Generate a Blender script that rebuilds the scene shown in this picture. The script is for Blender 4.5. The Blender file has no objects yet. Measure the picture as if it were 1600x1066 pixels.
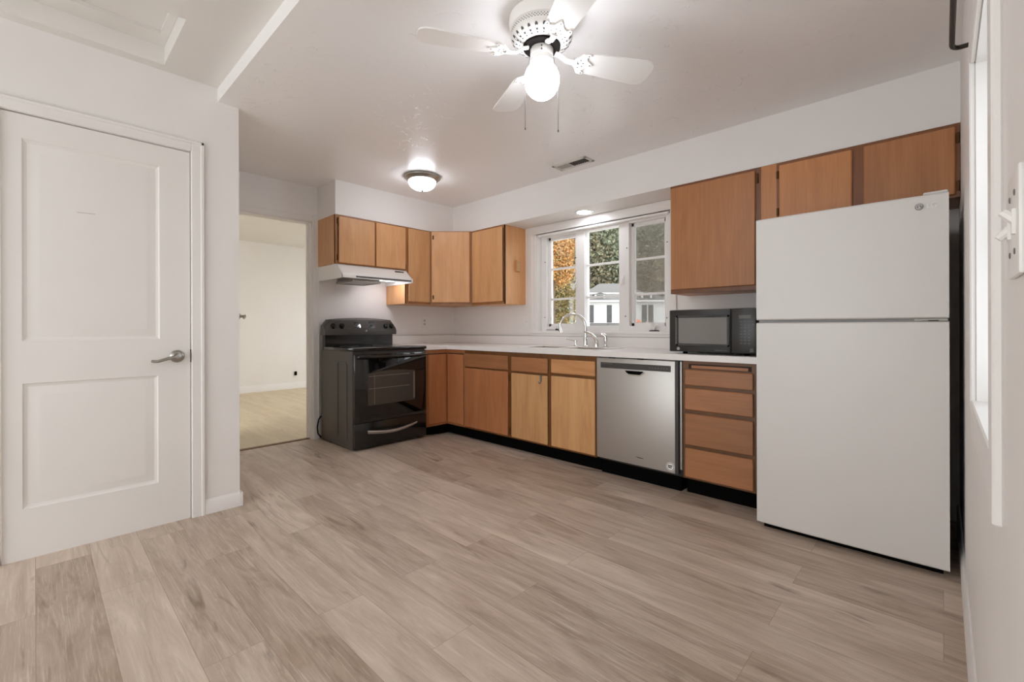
import bpy, bmesh, math, random
import numpy as np
from mathutils import Matrix, Vector
random.seed(7)
SC = bpy.context.scene
COL = SC.collection
R = math.radians

# ------------------------------------------------------------------ camera, world, exposure
ANG, FPX = 0.7561, 708.05
cam_d = bpy.data.cameras.new('camera'); cam = bpy.data.objects.new('camera', cam_d); COL.objects.link(cam)
cam_d.sensor_fit = 'HORIZONTAL'; cam_d.sensor_width = 36.0
cam_d.lens = FPX / 1600 * 36.0
cam_d.shift_x = -(805.27 - 800) / 1600
cam_d.shift_y = (512.19 - 533) / 1600
cam_d.clip_start = 0.01; cam_d.clip_end = 500
cam.matrix_world = (Matrix.Translation((0, 0, 1.055)) @ Matrix.Rotation(ANG, 4, 'Z') @ Matrix.Rotation(R(90), 4, 'X')
                    @ Matrix.Rotation(-0.003, 4, 'Z'))
SC.camera = cam
W = bpy.data.worlds.new('sky'); SC.world = W; W.use_nodes = True
bgn = W.node_tree.nodes['Background']
bgn.inputs[0].default_value = (0.90, 0.955, 1.0, 1); bgn.inputs[1].default_value = 1.8
SC.view_settings.view_transform = 'Standard'; SC.view_settings.look = 'None'
SC.view_settings.gamma = 1.0; SC.view_settings.use_curve_mapping = False
SC.view_settings.exposure = 1.2
SC.cycles.use_denoising = True
SC.cycles.max_bounces = 12; SC.cycles.diffuse_bounces = 7; SC.cycles.transparent_max_bounces = 16
SC.cycles.caustics_reflective = False; SC.cycles.caustics_refractive = False
SC.cycles.sample_clamp_indirect = 6.0
GLOBE_E, DOME_E, CAN_E, HOOD_E = 11.5, 8.0, 22.0, 6.0

# ------------------------------------------------------------------ materials
def lin(h):
    if isinstance(h, str):
        h = h.lstrip('#'); h = [int(h[i:i+2], 16) / 255 for i in (0, 2, 4)]
    return tuple(c / 12.92 if c <= 0.04045 else ((c + 0.055) / 1.055) ** 2.4 for c in h) + (1.0,)
def new_mat(name):
    m = bpy.data.materials.new(name); m.use_nodes = True
    nt = m.node_tree; return m, nt, nt.nodes['Principled BSDF']
def N(nt, t, **k):
    n = nt.nodes.new(t)
    for a, b in k.items():
        if a.startswith('i_'): n.inputs[int(a[2:])].default_value = b
        else: setattr(n, a, b)
    return n
def mat(name, col, rough=0.5, metal=0.0, spec=0.5, bump=0.0, bscale=200.0, emis=None, estr=0.0, coat=0.0, aniso=None):
    m, nt, b = new_mat(name)
    c = lin(col)
    # slight procedural variation so no surface is perfectly flat
    tc = N(nt, 'ShaderNodeNewGeometry'); no = N(nt, 'ShaderNodeTexNoise'); no.inputs['Scale'].default_value = 3.0; no.inputs['Detail'].default_value = 4
    nt.links.new(tc.outputs['Position'], no.inputs['Vector'])
    mx = N(nt, 'ShaderNodeMix', data_type='RGBA')
    mx.inputs[6].default_value = tuple(x * 0.97 for x in c[:3]) + (1,); mx.inputs[7].default_value = tuple(min(1, x * 1.03) for x in c[:3]) + (1,)
    nt.links.new(no.outputs['Fac'], mx.inputs[0]); nt.links.new(mx.outputs[2], b.inputs['Base Color'])
    b.inputs['Roughness'].default_value = rough; b.inputs['Metallic'].default_value = metal
    b.inputs['Specular IOR Level'].default_value = spec
    b.inputs['Coat Weight'].default_value = coat
    if bump:
        n2 = N(nt, 'ShaderNodeTexNoise'); n2.inputs['Scale'].default_value = bscale; n2.inputs['Detail'].default_value = 3
        nt.links.new(tc.outputs['Position'], n2.inputs['Vector'])
        bp = N(nt, 'ShaderNodeBump'); bp.inputs['Strength'].default_value = bump; bp.inputs['Distance'].default_value = 0.003
        nt.links.new(n2.outputs['Fac'], bp.inputs['Height']); nt.links.new(bp.outputs[0], b.inputs['Normal'])
    if emis:
        b.inputs['Emission Color'].default_value = lin(emis); b.inputs['Emission Strength'].default_value = estr
    return m
def wood(name, dark, light, axis='z', rough=0.42, fine=1.0, tint=0.12):
    m, nt, b = new_mat(name)
    tc = N(nt, 'ShaderNodeTexCoord'); oi = N(nt, 'ShaderNodeObjectInfo')
    add = N(nt, 'ShaderNodeVectorMath', operation='ADD'); mul = N(nt, 'ShaderNodeMath', operation='MULTIPLY'); mul.inputs[1].default_value = 37.0
    nt.links.new(oi.outputs['Random'], mul.inputs[0]); nt.links.new(tc.outputs['Object'], add.inputs[0]); nt.links.new(mul.outputs[0], add.inputs[1])
    def noise(scale, stretch, detail, dist=0.0):
        mp = N(nt, 'ShaderNodeMapping')
        s = [scale] * 3; s['xyz'.index(axis)] = scale * stretch
        mp.inputs['Scale'].default_value = s
        no = N(nt, 'ShaderNodeTexNoise'); no.inputs['Scale'].default_value = 1.0; no.inputs['Detail'].default_value = detail; no.inputs['Distortion'].default_value = dist
        nt.links.new(add.outputs[0], mp.inputs['Vector']); nt.links.new(mp.outputs[0], no.inputs['Vector']); return no
    big = noise(9.0, 0.16, 3, 1.4); fin = noise(120.0 * fine, 0.03, 4)
    rmp = N(nt, 'ShaderNodeValToRGB')
    rmp.color_ramp.elements[0].position = 0.25; rmp.color_ramp.elements[0].color = lin(dark)
    rmp.color_ramp.elements[1].position = 0.72; rmp.color_ramp.elements[1].color = lin(light)
    comb = N(nt, 'ShaderNodeMix', data_type='FLOAT'); comb.inputs[0].default_value = 0.38
    nt.links.new(big.outputs['Fac'], comb.inputs[2]); nt.links.new(fin.outputs['Fac'], comb.inputs[3])
    nt.links.new(comb.outputs[0], rmp.inputs[0])
    hs = N(nt, 'ShaderNodeHueSaturation')
    vv = N(nt, 'ShaderNodeMapRange'); vv.inputs[3].default_value = 1 - tint; vv.inputs[4].default_value = 1 + tint
    nt.links.new(oi.outputs['Random'], vv.inputs[0]); nt.links.new(vv.outputs[0], hs.inputs['Value']); nt.links.new(rmp.outputs[0], hs.inputs['Color'])
    nt.links.new(hs.outputs[0], b.inputs['Base Color'])
    b.inputs['Roughness'].default_value = rough
    bp = N(nt, 'ShaderNodeBump'); bp.inputs['Strength'].default_value = 0.08; bp.inputs['Distance'].default_value = 0.002
    nt.links.new(fin.outputs['Fac'], bp.inputs['Height']); nt.links.new(bp.outputs[0], b.inputs['Normal'])
    return m
def plank_floor(name, c1, c2, cd, cl, width, length, rough):
    m, nt, b = new_mat(name)
    g = N(nt, 'ShaderNodeNewGeometry')
    br = N(nt, 'ShaderNodeTexBrick'); br.offset = 0.37; br.offset_frequency = 2; br.squash = 1.0
    br.inputs['Color1'].default_value = (0, 0, 0, 1); br.inputs['Color2'].default_value = (1, 1, 1, 1); br.inputs['Mortar'].default_value = (0.5, 0.5, 0.5, 1)
    br.inputs['Scale'].default_value = 1.0; br.inputs['Mortar Size'].default_value = 0.0009; br.inputs['Mortar Smooth'].default_value = 0.3
    br.inputs['Brick Width'].default_value = length; br.inputs['Row Height'].default_value = width; br.inputs['Bias'].default_value = 0.0
    nt.links.new(g.outputs['Position'], br.inputs['Vector'])
    sep = N(nt, 'ShaderNodeSeparateColor'); nt.links.new(br.outputs['Color'], sep.inputs[0])
    off = N(nt, 'ShaderNodeVectorMath', operation='SCALE'); off.inputs[0].default_value = (13.0, 7.0, 5.0)
    nt.links.new(sep.outputs[0], off.inputs['Scale'])
    add = N(nt, 'ShaderNodeVectorMath', operation='ADD'); nt.links.new(g.outputs['Position'], add.inputs[0]); nt.links.new(off.outputs[0], add.inputs[1])
    def noise(sc, detail, dist=0.0, rgh=0.5):
        mp = N(nt, 'ShaderNodeMapping'); mp.inputs['Scale'].default_value = sc
        no = N(nt, 'ShaderNodeTexNoise'); no.inputs['Scale'].default_value = 1.0; no.inputs['Detail'].default_value = detail; no.inputs['Distortion'].default_value = dist; no.inputs['Roughness'].default_value = rgh
        nt.links.new(add.outputs[0], mp.inputs['Vector']); nt.links.new(mp.outputs[0], no.inputs['Vector']); return no
    big = noise((1.6, 11.0, 1), 8, 1.3, 0.64); grain = noise((5.0, 150.0, 1), 5, 0.6, 0.65); knot = noise((1.3, 10.0, 1), 4, 1.6, 0.6)
    r1 = N(nt, 'ShaderNodeValToRGB'); e = r1.color_ramp.elements
    e[0].position = 0.22; e[0].color = lin(c1); e[1].position = 0.75; e[1].color = lin(c2)
    mixf = N(nt, 'ShaderNodeMix', data_type='FLOAT'); mixf.inputs[0].default_value = 0.22
    nt.links.new(big.outputs['Fac'], mixf.inputs[2]); nt.links.new(sep.outputs[0], mixf.inputs[3]); nt.links.new(mixf.outputs[0], r1.inputs[0])
    gm = N(nt, 'ShaderNodeMapRange'); gm.inputs[1].default_value = 0.52; gm.inputs[2].default_value = 0.72; gm.inputs[4].default_value = 0.5
    nt.links.new(grain.outputs['Fac'], gm.inputs[0])
    m1 = N(nt, 'ShaderNodeMix', data_type='RGBA'); m1.inputs[7].default_value = lin(cl)
    nt.links.new(gm.outputs[0], m1.inputs[0]); nt.links.new(r1.outputs[0], m1.inputs[6])
    km = N(nt, 'ShaderNodeMapRange'); km.inputs[1].default_value = 0.60; km.inputs[2].default_value = 0.80; km.inputs[4].default_value = 0.9
    nt.links.new(knot.outputs['Fac'], km.inputs[0])
    m2 = N(nt, 'ShaderNodeMix', data_type='RGBA'); m2.inputs[7].default_value = lin(cd)
    nt.links.new(km.outputs[0], m2.inputs[0]); nt.links.new(m1.outputs[2], m2.inputs[6])
    m3 = N(nt, 'ShaderNodeMix', data_type='RGBA'); m3.inputs[7].default_value = lin(cd)
    mf = N(nt, 'ShaderNodeMath', operation='MULTIPLY'); mf.inputs[1].default_value = 0.55
    nt.links.new(br.outputs['Fac'], mf.inputs[0]); nt.links.new(mf.outputs[0], m3.inputs[0]); nt.links.new(m2.outputs[2], m3.inputs[6])
    nt.links.new(m3.outputs[2], b.inputs['Base Color'])
    b.inputs['Roughness'].default_value = rough; b.inputs['Specular IOR Level'].default_value = 0.4
    bp = N(nt, 'ShaderNodeBump'); bp.inputs['Strength'].default_value = 0.12; bp.inputs['Distance'].default_value = 0.002
    nt.links.new(grain.outputs['Fac'], bp.inputs['Height']); nt.links.new(bp.outputs[0], b.inputs['Normal'])
    return m
def ceiling_mat(name, col):
    m, nt, b = new_mat(name)
    b.inputs['Base Color'].default_value = lin(col); b.inputs['Roughness'].default_value = 0.30; b.inputs['Specular IOR Level'].default_value = 0.5
    g = N(nt, 'ShaderNodeNewGeometry')
    n0 = N(nt, 'ShaderNodeTexNoise'); n0.inputs['Scale'].default_value = 5.0; n0.inputs['Detail'].default_value = 5; n0.inputs['Distortion'].default_value = 1.8
    n1 = N(nt, 'ShaderNodeTexNoise'); n1.inputs['Scale'].default_value = 16.0; n1.inputs['Detail'].default_value = 3; n1.inputs['Distortion'].default_value = 0.8
    for n in (n0, n1): nt.links.new(g.outputs['Position'], n.inputs['Vector'])
    # thin trowel ridges: narrow band of the noise, only where the second noise is high
    r = N(nt, 'ShaderNodeValToRGB'); e = r.color_ramp.elements
    e[0].position = 0.50; e[0].color = (0, 0, 0, 1); e[1].position = 0.525; e[1].color = (0, 0, 0, 1)
    mid = e.new(0.512); mid.color = (1, 1, 1, 1)
    nt.links.new(n0.outputs['Fac'], r.inputs[0])
    k = N(nt, 'ShaderNodeMapRange'); k.inputs[1].default_value = 0.52; k.inputs[2].default_value = 0.66
    nt.links.new(n1.outputs['Fac'], k.inputs[0])
    mu = N(nt, 'ShaderNodeMath', operation='MULTIPLY'); nt.links.new(r.outputs[0], mu.inputs[0]); nt.links.new(k.outputs[0], mu.inputs[1])
    bp = N(nt, 'ShaderNodeBump'); bp.inputs['Strength'].default_value = 0.7; bp.inputs['Distance'].default_value = 0.003
    nt.links.new(mu.outputs[0], bp.inputs['Height']); nt.links.new(bp.outputs[0], b.inputs['Normal'])
    return m
def leaf_mat(name, cols):
    m, nt, b = new_mat(name)
    g = N(nt, 'ShaderNodeNewGeometry'); r = N(nt, 'ShaderNodeValToRGB')
    while len(r.color_ramp.elements) < len(cols): r.color_ramp.elements.new(0.5)
    for i, c in enumerate(cols):
        r.color_ramp.elements[i].position = i / (len(cols) - 1); r.color_ramp.elements[i].color = lin(c)
    nt.links.new(g.outputs['Random Per Island'], r.inputs[0]); nt.links.new(r.outputs[0], b.inputs['Base Color'])
    b.inputs['Roughness'].default_value = 0.7; b.inputs['Specular IOR Level'].default_value = 0.2
    return m
def glass_mat(name, tint=(1, 1, 1), refl=0.06):
    m = bpy.data.materials.new(name); m.use_nodes = True; nt = m.node_tree; nt.nodes.clear()
    o = N(nt, 'ShaderNodeOutputMaterial'); t = N(nt, 'ShaderNodeBsdfTransparent'); t.inputs[0].default_value = tint + (1,)
    g = N(nt, 'ShaderNodeBsdfGlossy'); g.inputs['Roughness'].default_value = 0.02
    lw = N(nt, 'ShaderNodeLayerWeight'); lw.inputs[0].default_value = 0.25
    mr = N(nt, 'ShaderNodeMapRange'); mr.inputs[3].default_value = refl * 0.6; mr.inputs[4].default_value = 0.6
    nt.links.new(lw.outputs['Fresnel'], mr.inputs[0])
    mx = N(nt, 'ShaderNodeMixShader'); nt.links.new(mr.outputs[0], mx.inputs[0]); nt.links.new(t.outputs[0], mx.inputs[1]); nt.links.new(g.outputs[0], mx.inputs[2])
    nt.links.new(mx.outputs[0], o.inputs[0]); return m
def screen_mat(name, col, fac):
    m = bpy.data.materials.new(name); m.use_nodes = True; nt = m.node_tree; nt.nodes.clear()
    o = N(nt, 'ShaderNodeOutputMaterial'); t = N(nt, 'ShaderNodeBsdfTransparent'); d = N(nt, 'ShaderNodeBsdfDiffuse'); d.inputs[0].default_value = lin(col)
    mx = N(nt, 'ShaderNodeMixShader'); mx.inputs[0].default_value = fac
    nt.links.new(t.outputs[0], mx.inputs[1]); nt.links.new(d.outputs[0], mx.inputs[2]); nt.links.new(mx.outputs[0], o.inputs[0]); return m

M = {}
M['wall'] = mat('wall_paint', '#eae7e4', 0.55, bump=0.08, bscale=260)
M['ceil'] = ceiling_mat('ceiling_paint', '#f6f4f3')
M['hallceil'] = mat('hall_ceiling_paint', '#e6e3de', 0.6)
M['trim'] = mat('trim_paint', '#e9e6e3', 0.35)
M['door'] = mat('door_paint', '#e8e5e1', 0.4)
M['floor'] = plank_floor('vinyl_plank', '#8f7864', '#dccbbb', '#6b5645', '#e5d9cd', 0.178, 1.22, 0.42)
M['hallfloor'] = plank_floor('pale_oak_strip', '#c7b08c', '#e0cfae', '#ab8f68', '#e6d8bc', 0.07, 1.4, 0.35)
M['honey'] = wood('honey_birch_veneer', '#c58d5b', '#e0ad7b')
M['honey_frame'] = wood('honey_birch_frame', '#8a5727', '#a76f3b')
M['honey_shade'] = wood('honey_birch_shade_veneer', '#a86c40', '#c68751')  # this and its frame: honey birch with the right uppers' shade put into the colour
M['honey_shade_frame'] = wood('honey_birch_shade_frame', '#6b3c1c', '#845027')
M['red'] = wood('reddish_birch_veneer', '#a26440', '#c28355')
M['tan'] = wood('tan_birch_veneer', '#bd8a58', '#dcac78', fine=0.8)
M['tan_x'] = wood('tan_birch_drawer', '#b57d4e', '#d49e6a', axis='x')
M['red_x'] = wood('reddish_birch_drawer', '#90603d', '#b0774c', axis='x')
M['base_frame'] = wood('base_frame_wood', '#5e3917', '#7c4e22')
M['brass'] = mat('aged_brass', '#5a3d1e', 0.4, metal=0.8)
M['seam'] = mat('dark_gap', '#2a160a', 0.7)
M['toe'] = mat('black_toe_kick', '#070606', 0.9, spec=0.08)
M['counter'] = mat('white_laminate', '#efebe8', 0.28)
M['steel'] = mat('stainless', '#b4b1ac', 0.32, metal=0.9)
M['dwsteel'] = mat('brushed_stainless', '#c0bcb7', 0.42, metal=0.7)
M['chrome'] = mat('chrome', '#dcdbd8', 0.08, metal=1.0)
M['nickel'] = mat('satin_nickel', '#a8a49d', 0.3, metal=1.0)
M['black'] = mat('black_enamel', '#131211', 0.16, coat=0.3)
M['blackside'] = mat('black_painted_steel', '#45413e', 0.33)
M['blackglass'] = mat('black_glass', '#0b0a09', 0.05, coat=0.5)
M['panelgrey'] = mat('charcoal_panel', '#4b4743', 0.28)
M['ovenglass'] = mat('oven_window', '#403e3c', 0.08)
M['rack'] = mat('oven_rack', '#8a8783', 0.4, metal=0.6)
M['plastic'] = mat('black_plastic', '#2a2825', 0.35)
M['mwglass'] = mat('microwave_window', '#7b7772', 0.12)
M['mark'] = mat('grey_marking', '#a9a7a3', 0.5)
M['dimmark'] = mat('dim_marking', '#6d6a66', 0.5)
M['shadow'] = mat('grey_shadow', '#8f8a84', 0.7)
M['scuff'] = mat('faint_scuff', '#c9c5c0', 0.5)
M['darkgrey'] = mat('charcoal_strip', '#3d3b39', 0.35)
M['fridge'] = mat('white_fridge', '#dcd9d5', 0.35, bump=0.05, bscale=500)
M['gasket'] = mat('fridge_gasket', '#8f8d8a', 0.5)
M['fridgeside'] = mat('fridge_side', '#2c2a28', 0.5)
M['logo'] = mat('logo_grey', '#8a8886', 0.4)
M['logolight'] = mat('logo_light', '#f4f3f1', 0.3)
M['white'] = mat('white_enamel', '#ebe9e6', 0.3)
M['fan'] = mat('fan_white', '#efece8', 0.35)
M['fandark'] = mat('fan_motor_dark', '#17120f', 0.8, spec=0.15)
M['slot'] = mat('slot_dark', '#4f4a45', 0.7)
M['filter'] = mat('grease_filter', '#9d9994', 0.45, metal=0.6, bump=0.6, bscale=400)
M['hoodpanel'] = mat('hood_switch_panel', '#4a3b28', 0.4)
M['globe'] = mat('lit_globe', '#fffdf8', 0.3, emis='#f0f5ff', estr=GLOBE_E)
M['dome'] = mat('lit_dome', '#fffdf8', 0.3, emis='#f0f5ff', estr=DOME_E)
M['can'] = mat('lit_lens', '#fffdf8', 0.3, emis='#f2f6ff', estr=CAN_E)
M['hoodlamp'] = mat('lit_hood_lens', '#fffdf8', 0.3, emis='#f8f6ff', estr=HOOD_E)
M['vent'] = mat('vent_white', '#d5d1cc', 0.4)
M['ventdark'] = mat('duct_dark', '#2a2724', 0.8)
M['damper'] = mat('vent_damper', '#a9a49e', 0.5)
M['rod'] = mat('dark_bronze_rod', '#39332d', 0.35, metal=0.5)
M['glass'] = glass_mat('window_glass')
M['screen'] = screen_mat('insect_screen', '#a5a097', 0.45)
M['siding'] = mat('white_siding', '#dcdbd8', 0.6)
M['shingle'] = mat('grey_shingle', '#5d5a56', 0.8, bump=0.4, bscale=30)
M['shutter'] = mat('dark_window', '#3a3b3a', 0.4)
M['porch'] = mat('porch_tan', '#a08e7f', 0.7)
M['orangecloth'] = mat('orange_paint', '#e07a4e', 0.6)
M['bark'] = mat('bark', '#5a4a3c', 0.9)
M['bounce_yard'] = mat('pale_bounce_ground', '#c9c5bd', 0.9)
M['hill'] = mat('wooded_hill', '#6a6c5c', 0.95)
M['leaf_orange'] = leaf_mat('orange_leaves', ['#94683c', '#bf8c54', '#b27d48', '#8c7f50', '#c9996a'])
M['leaf_olive'] = leaf_mat('olive_leaves', ['#6f6b40', '#8f8552', '#97784a', '#5f6340'])
M['leaf_dark'] = leaf_mat('dark_leaves', ['#5a6350', '#757e68', '#868b6f', '#687058', '#8f8c70'])
M['leaf_brown'] = leaf_mat('brown_leaves', ['#766c56', '#8f8467', '#6a6a55', '#86745a'])

# ------------------------------------------------------------------ mesh builder
ID = Matrix.Identity(4)
class MB:
    def __init__(s, mtx=None): s.bm = bmesh.new(); s.M = mtx or ID; s.slots = 1
    def raw(s, vs, fs, mi=0):
        vv = [s.bm.verts.new(s.M @ Vector(v)) for v in vs]
        for f in fs:
            try: s.bm.faces.new([vv[i] for i in f]).material_index = mi
            except ValueError: pass
        return s
    def box(s, x0, x1, y0, y1, z0, z1, b=0.0, seg=1, mi=0):
        x0, x1 = min(x0, x1), max(x0, x1); y0, y1 = min(y0, y1), max(y0, y1); z0, z1 = min(z0, z1), max(z0, z1)
        vs = [(x, y, z) for x in (x0, x1) for y in (y0, y1) for z in (z0, z1)]
        fs = [(0, 1, 3, 2), (4, 6, 7, 5), (0, 4, 5, 1), (2, 3, 7, 6), (0, 2, 6, 4), (1, 5, 7, 3)]
        if b <= 0: return s.raw(vs, fs, mi)
        t = bmesh.new(); vv = [t.verts.new(v) for v in vs]
        for f in fs: t.faces.new([vv[i] for i in f])
        b = min(b, (x1 - x0) * .49, (y1 - y0) * .49, (z1 - z0) * .49)
        bmesh.ops.bevel(t, geom=t.edges[:], offset=b, segments=seg, profile=0.5, affect='EDGES')
        t.verts.ensure_lookup_table(); t.verts.index_update()
        s.raw([v.co[:] for v in t.verts], [[v.index for v in f.verts] for f in t.faces], mi); t.free(); return s
    def prism(s, poly, axis, a0, a1, mi=0):
        def P(p, a):
            q = list(p); q.insert('xyz'.index(axis), a); return q
        n = len(poly); vs = [P(p, a0) for p in poly] + [P(p, a1) for p in poly]
        fs = [list(range(n)), list(range(2 * n - 1, n - 1, -1))] + [(i, (i + 1) % n, n + (i + 1) % n, n + i) for i in range(n)]
        return s.raw(vs, fs, mi)
    def tube(s, pts, r, n=10, mi=0, caps=True, flat=1.0):
        pts = [Vector(p) for p in pts]; rr = r if isinstance(r, (list, tuple)) else [r] * len(pts)
        vs = []; up = None
        for i, p in enumerate(pts):
            t = (pts[min(i + 1, len(pts) - 1)] - pts[max(i - 1, 0)]).normalized()
            if up is None:
                up = Vector((0, 0, 1)) if abs(t.z) < 0.9 else Vector((1, 0, 0))
            a = t.cross(up).normalized(); up = a.cross(t).normalized()
            for k in range(n):
                w = 2 * math.pi * k / n; vs.append(p + (a * math.cos(w) + up * math.sin(w) * flat) * rr[i])
        fs = []
        for i in range(len(pts) - 1):
            for k in range(n): fs.append((i * n + k, i * n + (k + 1) % n, (i + 1) * n + (k + 1) % n, (i + 1) * n + k))
        if caps: fs += [list(range(n)), list(range((len(pts) - 1) * n, len(pts) * n))]
        return s.raw(vs, fs, mi)
    def lathe(s, prof, c=(0, 0, 0), n=32, axis='z', mi=0, sx=1.0, sy=1.0, caps=True):
        vs = []; fs = []
        for (r, z) in prof:
            for k in range(n):
                w = 2 * math.pi * k / n; a, b_ = r * math.cos(w) * sx, r * math.sin(w) * sy
                v = {'z': (a, b_, z), 'x': (z, a, b_), 'y': (a, z, b_)}[axis]
                vs.append((v[0] + c[0], v[1] + c[1], v[2] + c[2]))
        for i in range(len(prof) - 1):
            for k in range(n): fs.append((i * n + k, i * n + (k + 1) % n, (i + 1) * n + (k + 1) % n, (i + 1) * n + k))
        if caps and prof[0][0] > 1e-6: fs.append(list(range(n)))
        if caps and prof[-1][0] > 1e-6: fs.append(list(range((len(prof) - 1) * n, len(prof) * n)))
        return s.raw(vs, fs, mi)
    def grid(s, f, nu, nv, mi=0):
        vs = [f(i / nu, j / nv) for i in range(nu + 1) for j in range(nv + 1)]
        fs = [(i * (nv + 1) + j, (i + 1) * (nv + 1) + j, (i + 1) * (nv + 1) + j + 1, i * (nv + 1) + j + 1) for i in range(nu) for j in range(nv)]
        return s.raw(vs, fs, mi)
    def build(s, name, mats, parent=None, smooth=True, ang=35, weld=True, origin=None):
        bm = s.bm
        if weld: bmesh.ops.remove_doubles(bm, verts=bm.verts[:], dist=1e-6)
        bmesh.ops.recalc_face_normals(bm, faces=bm.faces[:])
        me = bpy.data.meshes.new(name); bm.to_mesh(me); bm.free()
        for m in (mats if isinstance(mats, (list, tuple)) else [mats]): me.materials.append(M[m])
        if smooth:
            me.shade_smooth(); me.set_sharp_from_angle(angle=R(ang))
        o = bpy.data.objects.new(name, me); COL.objects.link(o)
        if parent is not None:
            root = parent
            while root.parent is not None: root = root.parent
            me.transform(Matrix.Translation(-Vector(root.location))); o.parent = parent
        else:
            co = np.empty(len(me.vertices) * 3); me.vertices.foreach_get('co', co); co = co.reshape(-1, 3)
            c = Vector(((co[:, 0].min() + co[:, 0].max()) / 2, (co[:, 1].min() + co[:, 1].max()) / 2, co[:, 2].min())) if origin is None else Vector(origin)
            me.transform(Matrix.Translation(-c)); o.location = c
        return o
def thing(name, label, cat, loc, group=None):
    o = bpy.data.objects.new(name, None); COL.objects.link(o); o.location = loc; o.empty_display_size = 0.05
    o['label'] = label; o['category'] = cat
    if group: o['group'] = group
    return o
def tag(o, label, cat, group=None):
    o['label'] = label; o['category'] = cat
    if group: o['group'] = group
    return o
def struct(o, label, cat):
    o['kind'] = 'structure'; o['label'] = label; o['category'] = cat; return o
def WIN(yf): return Matrix(((1, 0, 0, 0), (0, -1, 0, yf), (0, 0, 1, 0), (0, 0, 0, 1)))     # u = X, out = -Y
def STV(xf): return Matrix(((0, 1, 0, xf), (1, 0, 0, 0), (0, 0, 1, 0), (0, 0, 0, 1)))      # u = Y, out = +X
def text_mesh(name, body, size, mtx, mname, parent, extrude=0.0006):
    cu = bpy.data.curves.new(name + '_curve', 'FONT'); cu.body = body; cu.size = size; cu.extrude = extrude; cu.align_x = 'LEFT'
    to = bpy.data.objects.new(name + '_tmp', cu); COL.objects.link(to)
    dg = bpy.context.evaluated_depsgraph_get(); me = bpy.data.meshes.new_from_object(to.evaluated_get(dg))
    bpy.data.objects.remove(to); bpy.data.curves.remove(cu)
    me.name = name; me.materials.clear(); me.materials.append(M[mname]); me.transform(mtx)
    root = parent
    while root.parent is not None: root = root.parent
    me.transform(Matrix.Translation(-Vector(root.location)))
    o = bpy.data.objects.new(name, me); COL.objects.link(o); o.parent = parent; return o
def sstep(a, b, x):
    t = max(0.0, min(1.0, (x - a) / (b - a))); return t * t * (3 - 2 * t)

# ------------------------------------------------------------------ room constants
XL, XS, XR, YW = -3.024, -4.217, 0.065, 3.415        # closet wall, stove wall, right wall, window wall
ZC, ZH, YB = 2.355, 2.433, 0.722                      # kitchen ceiling, hall ceiling, ceiling step
YSF, XSF, ZSF = 3.107, -3.852, 2.054                  # soffit faces and underside
YREAR = -2.6
def floorz(x, y): return 0.035 * sstep(-2.7, -3.6, x) * sstep(2.85, 2.35, y)   # the old floor rises a little towards the doorway
ZD = 0.035

# ------------------------------------------------------------------ setting: shell
b = MB()
b.grid(lambda s, t: (XS - 0.06 + s * (0.2 - XS), YREAR - 0.1 + t * (3.6 - YREAR), floorz(XS - 0.06 + s * (0.2 - XS), YREAR - 0.1 + t * (3.6 - YREAR))), 60, 80)
struct(b.build('floor', 'floor', ang=80), 'grey brown vinyl plank kitchen floor', 'floor')
b = MB(); b.box(-8.2, XS - 0.06, -0.8, 4.4, -0.1, ZD)
struct(b.build('floor_hall', 'hallfloor'), 'pale oak strip floor in the room beyond the doorway', 'floor')
b = MB(); b.box(XS - 0.085, XS - 0.035, 0.95, 1.78, 0.0, ZD + 0.006, 0.003)
struct(b.build('trim_1', 'base_frame'), 'dark wooden threshold strip between vinyl and oak floors', 'threshold')
b = MB(); b.box(XS - 0.12, 0.25, YB, 3.7, ZC, ZC + 0.3)
struct(b.build('ceiling', 'ceil'), 'white troweled kitchen ceiling', 'ceiling')
HX0, HX1, HY0, HY1 = -2.952, -2.45, -0.34, 0.466       # attic hatch hole
b = MB()
for (x0, x1, y0, y1) in ((XL - .1, HX0, YREAR - .1, YB), (HX1, 0.25, YREAR - .1, YB), (HX0, HX1, YREAR - .1, HY0), (HX0, HX1, HY1, YB)): b.box(x0, x1, y0, y1, ZH, ZH + 0.22)
b.box(HX0 - .05, HX1 + .05, HY0 - .05, HY1 + .05, ZH + .2205, ZH + .26)  # unseen cap added over the hatch to keep sky light from leaking in
struct(b.build('ceiling_hall', 'hallceil'), 'raised white ceiling around the attic hatch', 'ceiling')
# soffit above the wall cabinets
b = MB(); b.prism([(XS, 1.799), (XSF, 1.799), (XSF, YSF), (XR, YSF), (XR, YW), (XS, YW)], 'z', ZSF, ZC)
struct(b.build('ceiling_soffit', 'wall'), 'white soffit boxed in above the wall cabinets', 'soffit')
# walls
def wall_holes(mb, plane, lo, hi, u0, u1, z0, z1, holes):
    """wall slab along u with rectangular holes; plane 'x' or 'y'"""
    us = sorted({u0, u1, *[h[0] for h in holes], *[h[1] for h in holes]})
    for a, c in zip(us[:-1], us[1:]):
        zz = [z0]
        hs = sorted([h for h in holes if h[0] <= a + 1e-6 and h[1] >= c - 1e-6], key=lambda h: h[2])
        segs = []; z = z0
        for h in hs:
            if h[2] > z: segs.append((z, h[2]))
            z = h[3]
        if z < z1: segs.append((z, z1))
        for (p, q) in segs:
            if plane == 'x': mb.box(lo, hi, a, c, p, q)
            else: mb.box(a, c, lo, hi, p, q)
WX0, WX1, WZ0, WZ1 = -2.92, -1.545, 1.0, 1.962         # kitchen window rough opening
b = MB(); wall_holes(b, 'y', YW, YW + 0.16, XS - 0.12, XR + 0.14, -0.1, ZC, [(WX0, WX1, WZ0, WZ1)])
struct(b.build('wall_window', 'wall'), 'white wall with the kitchen window', 'wall')
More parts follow.
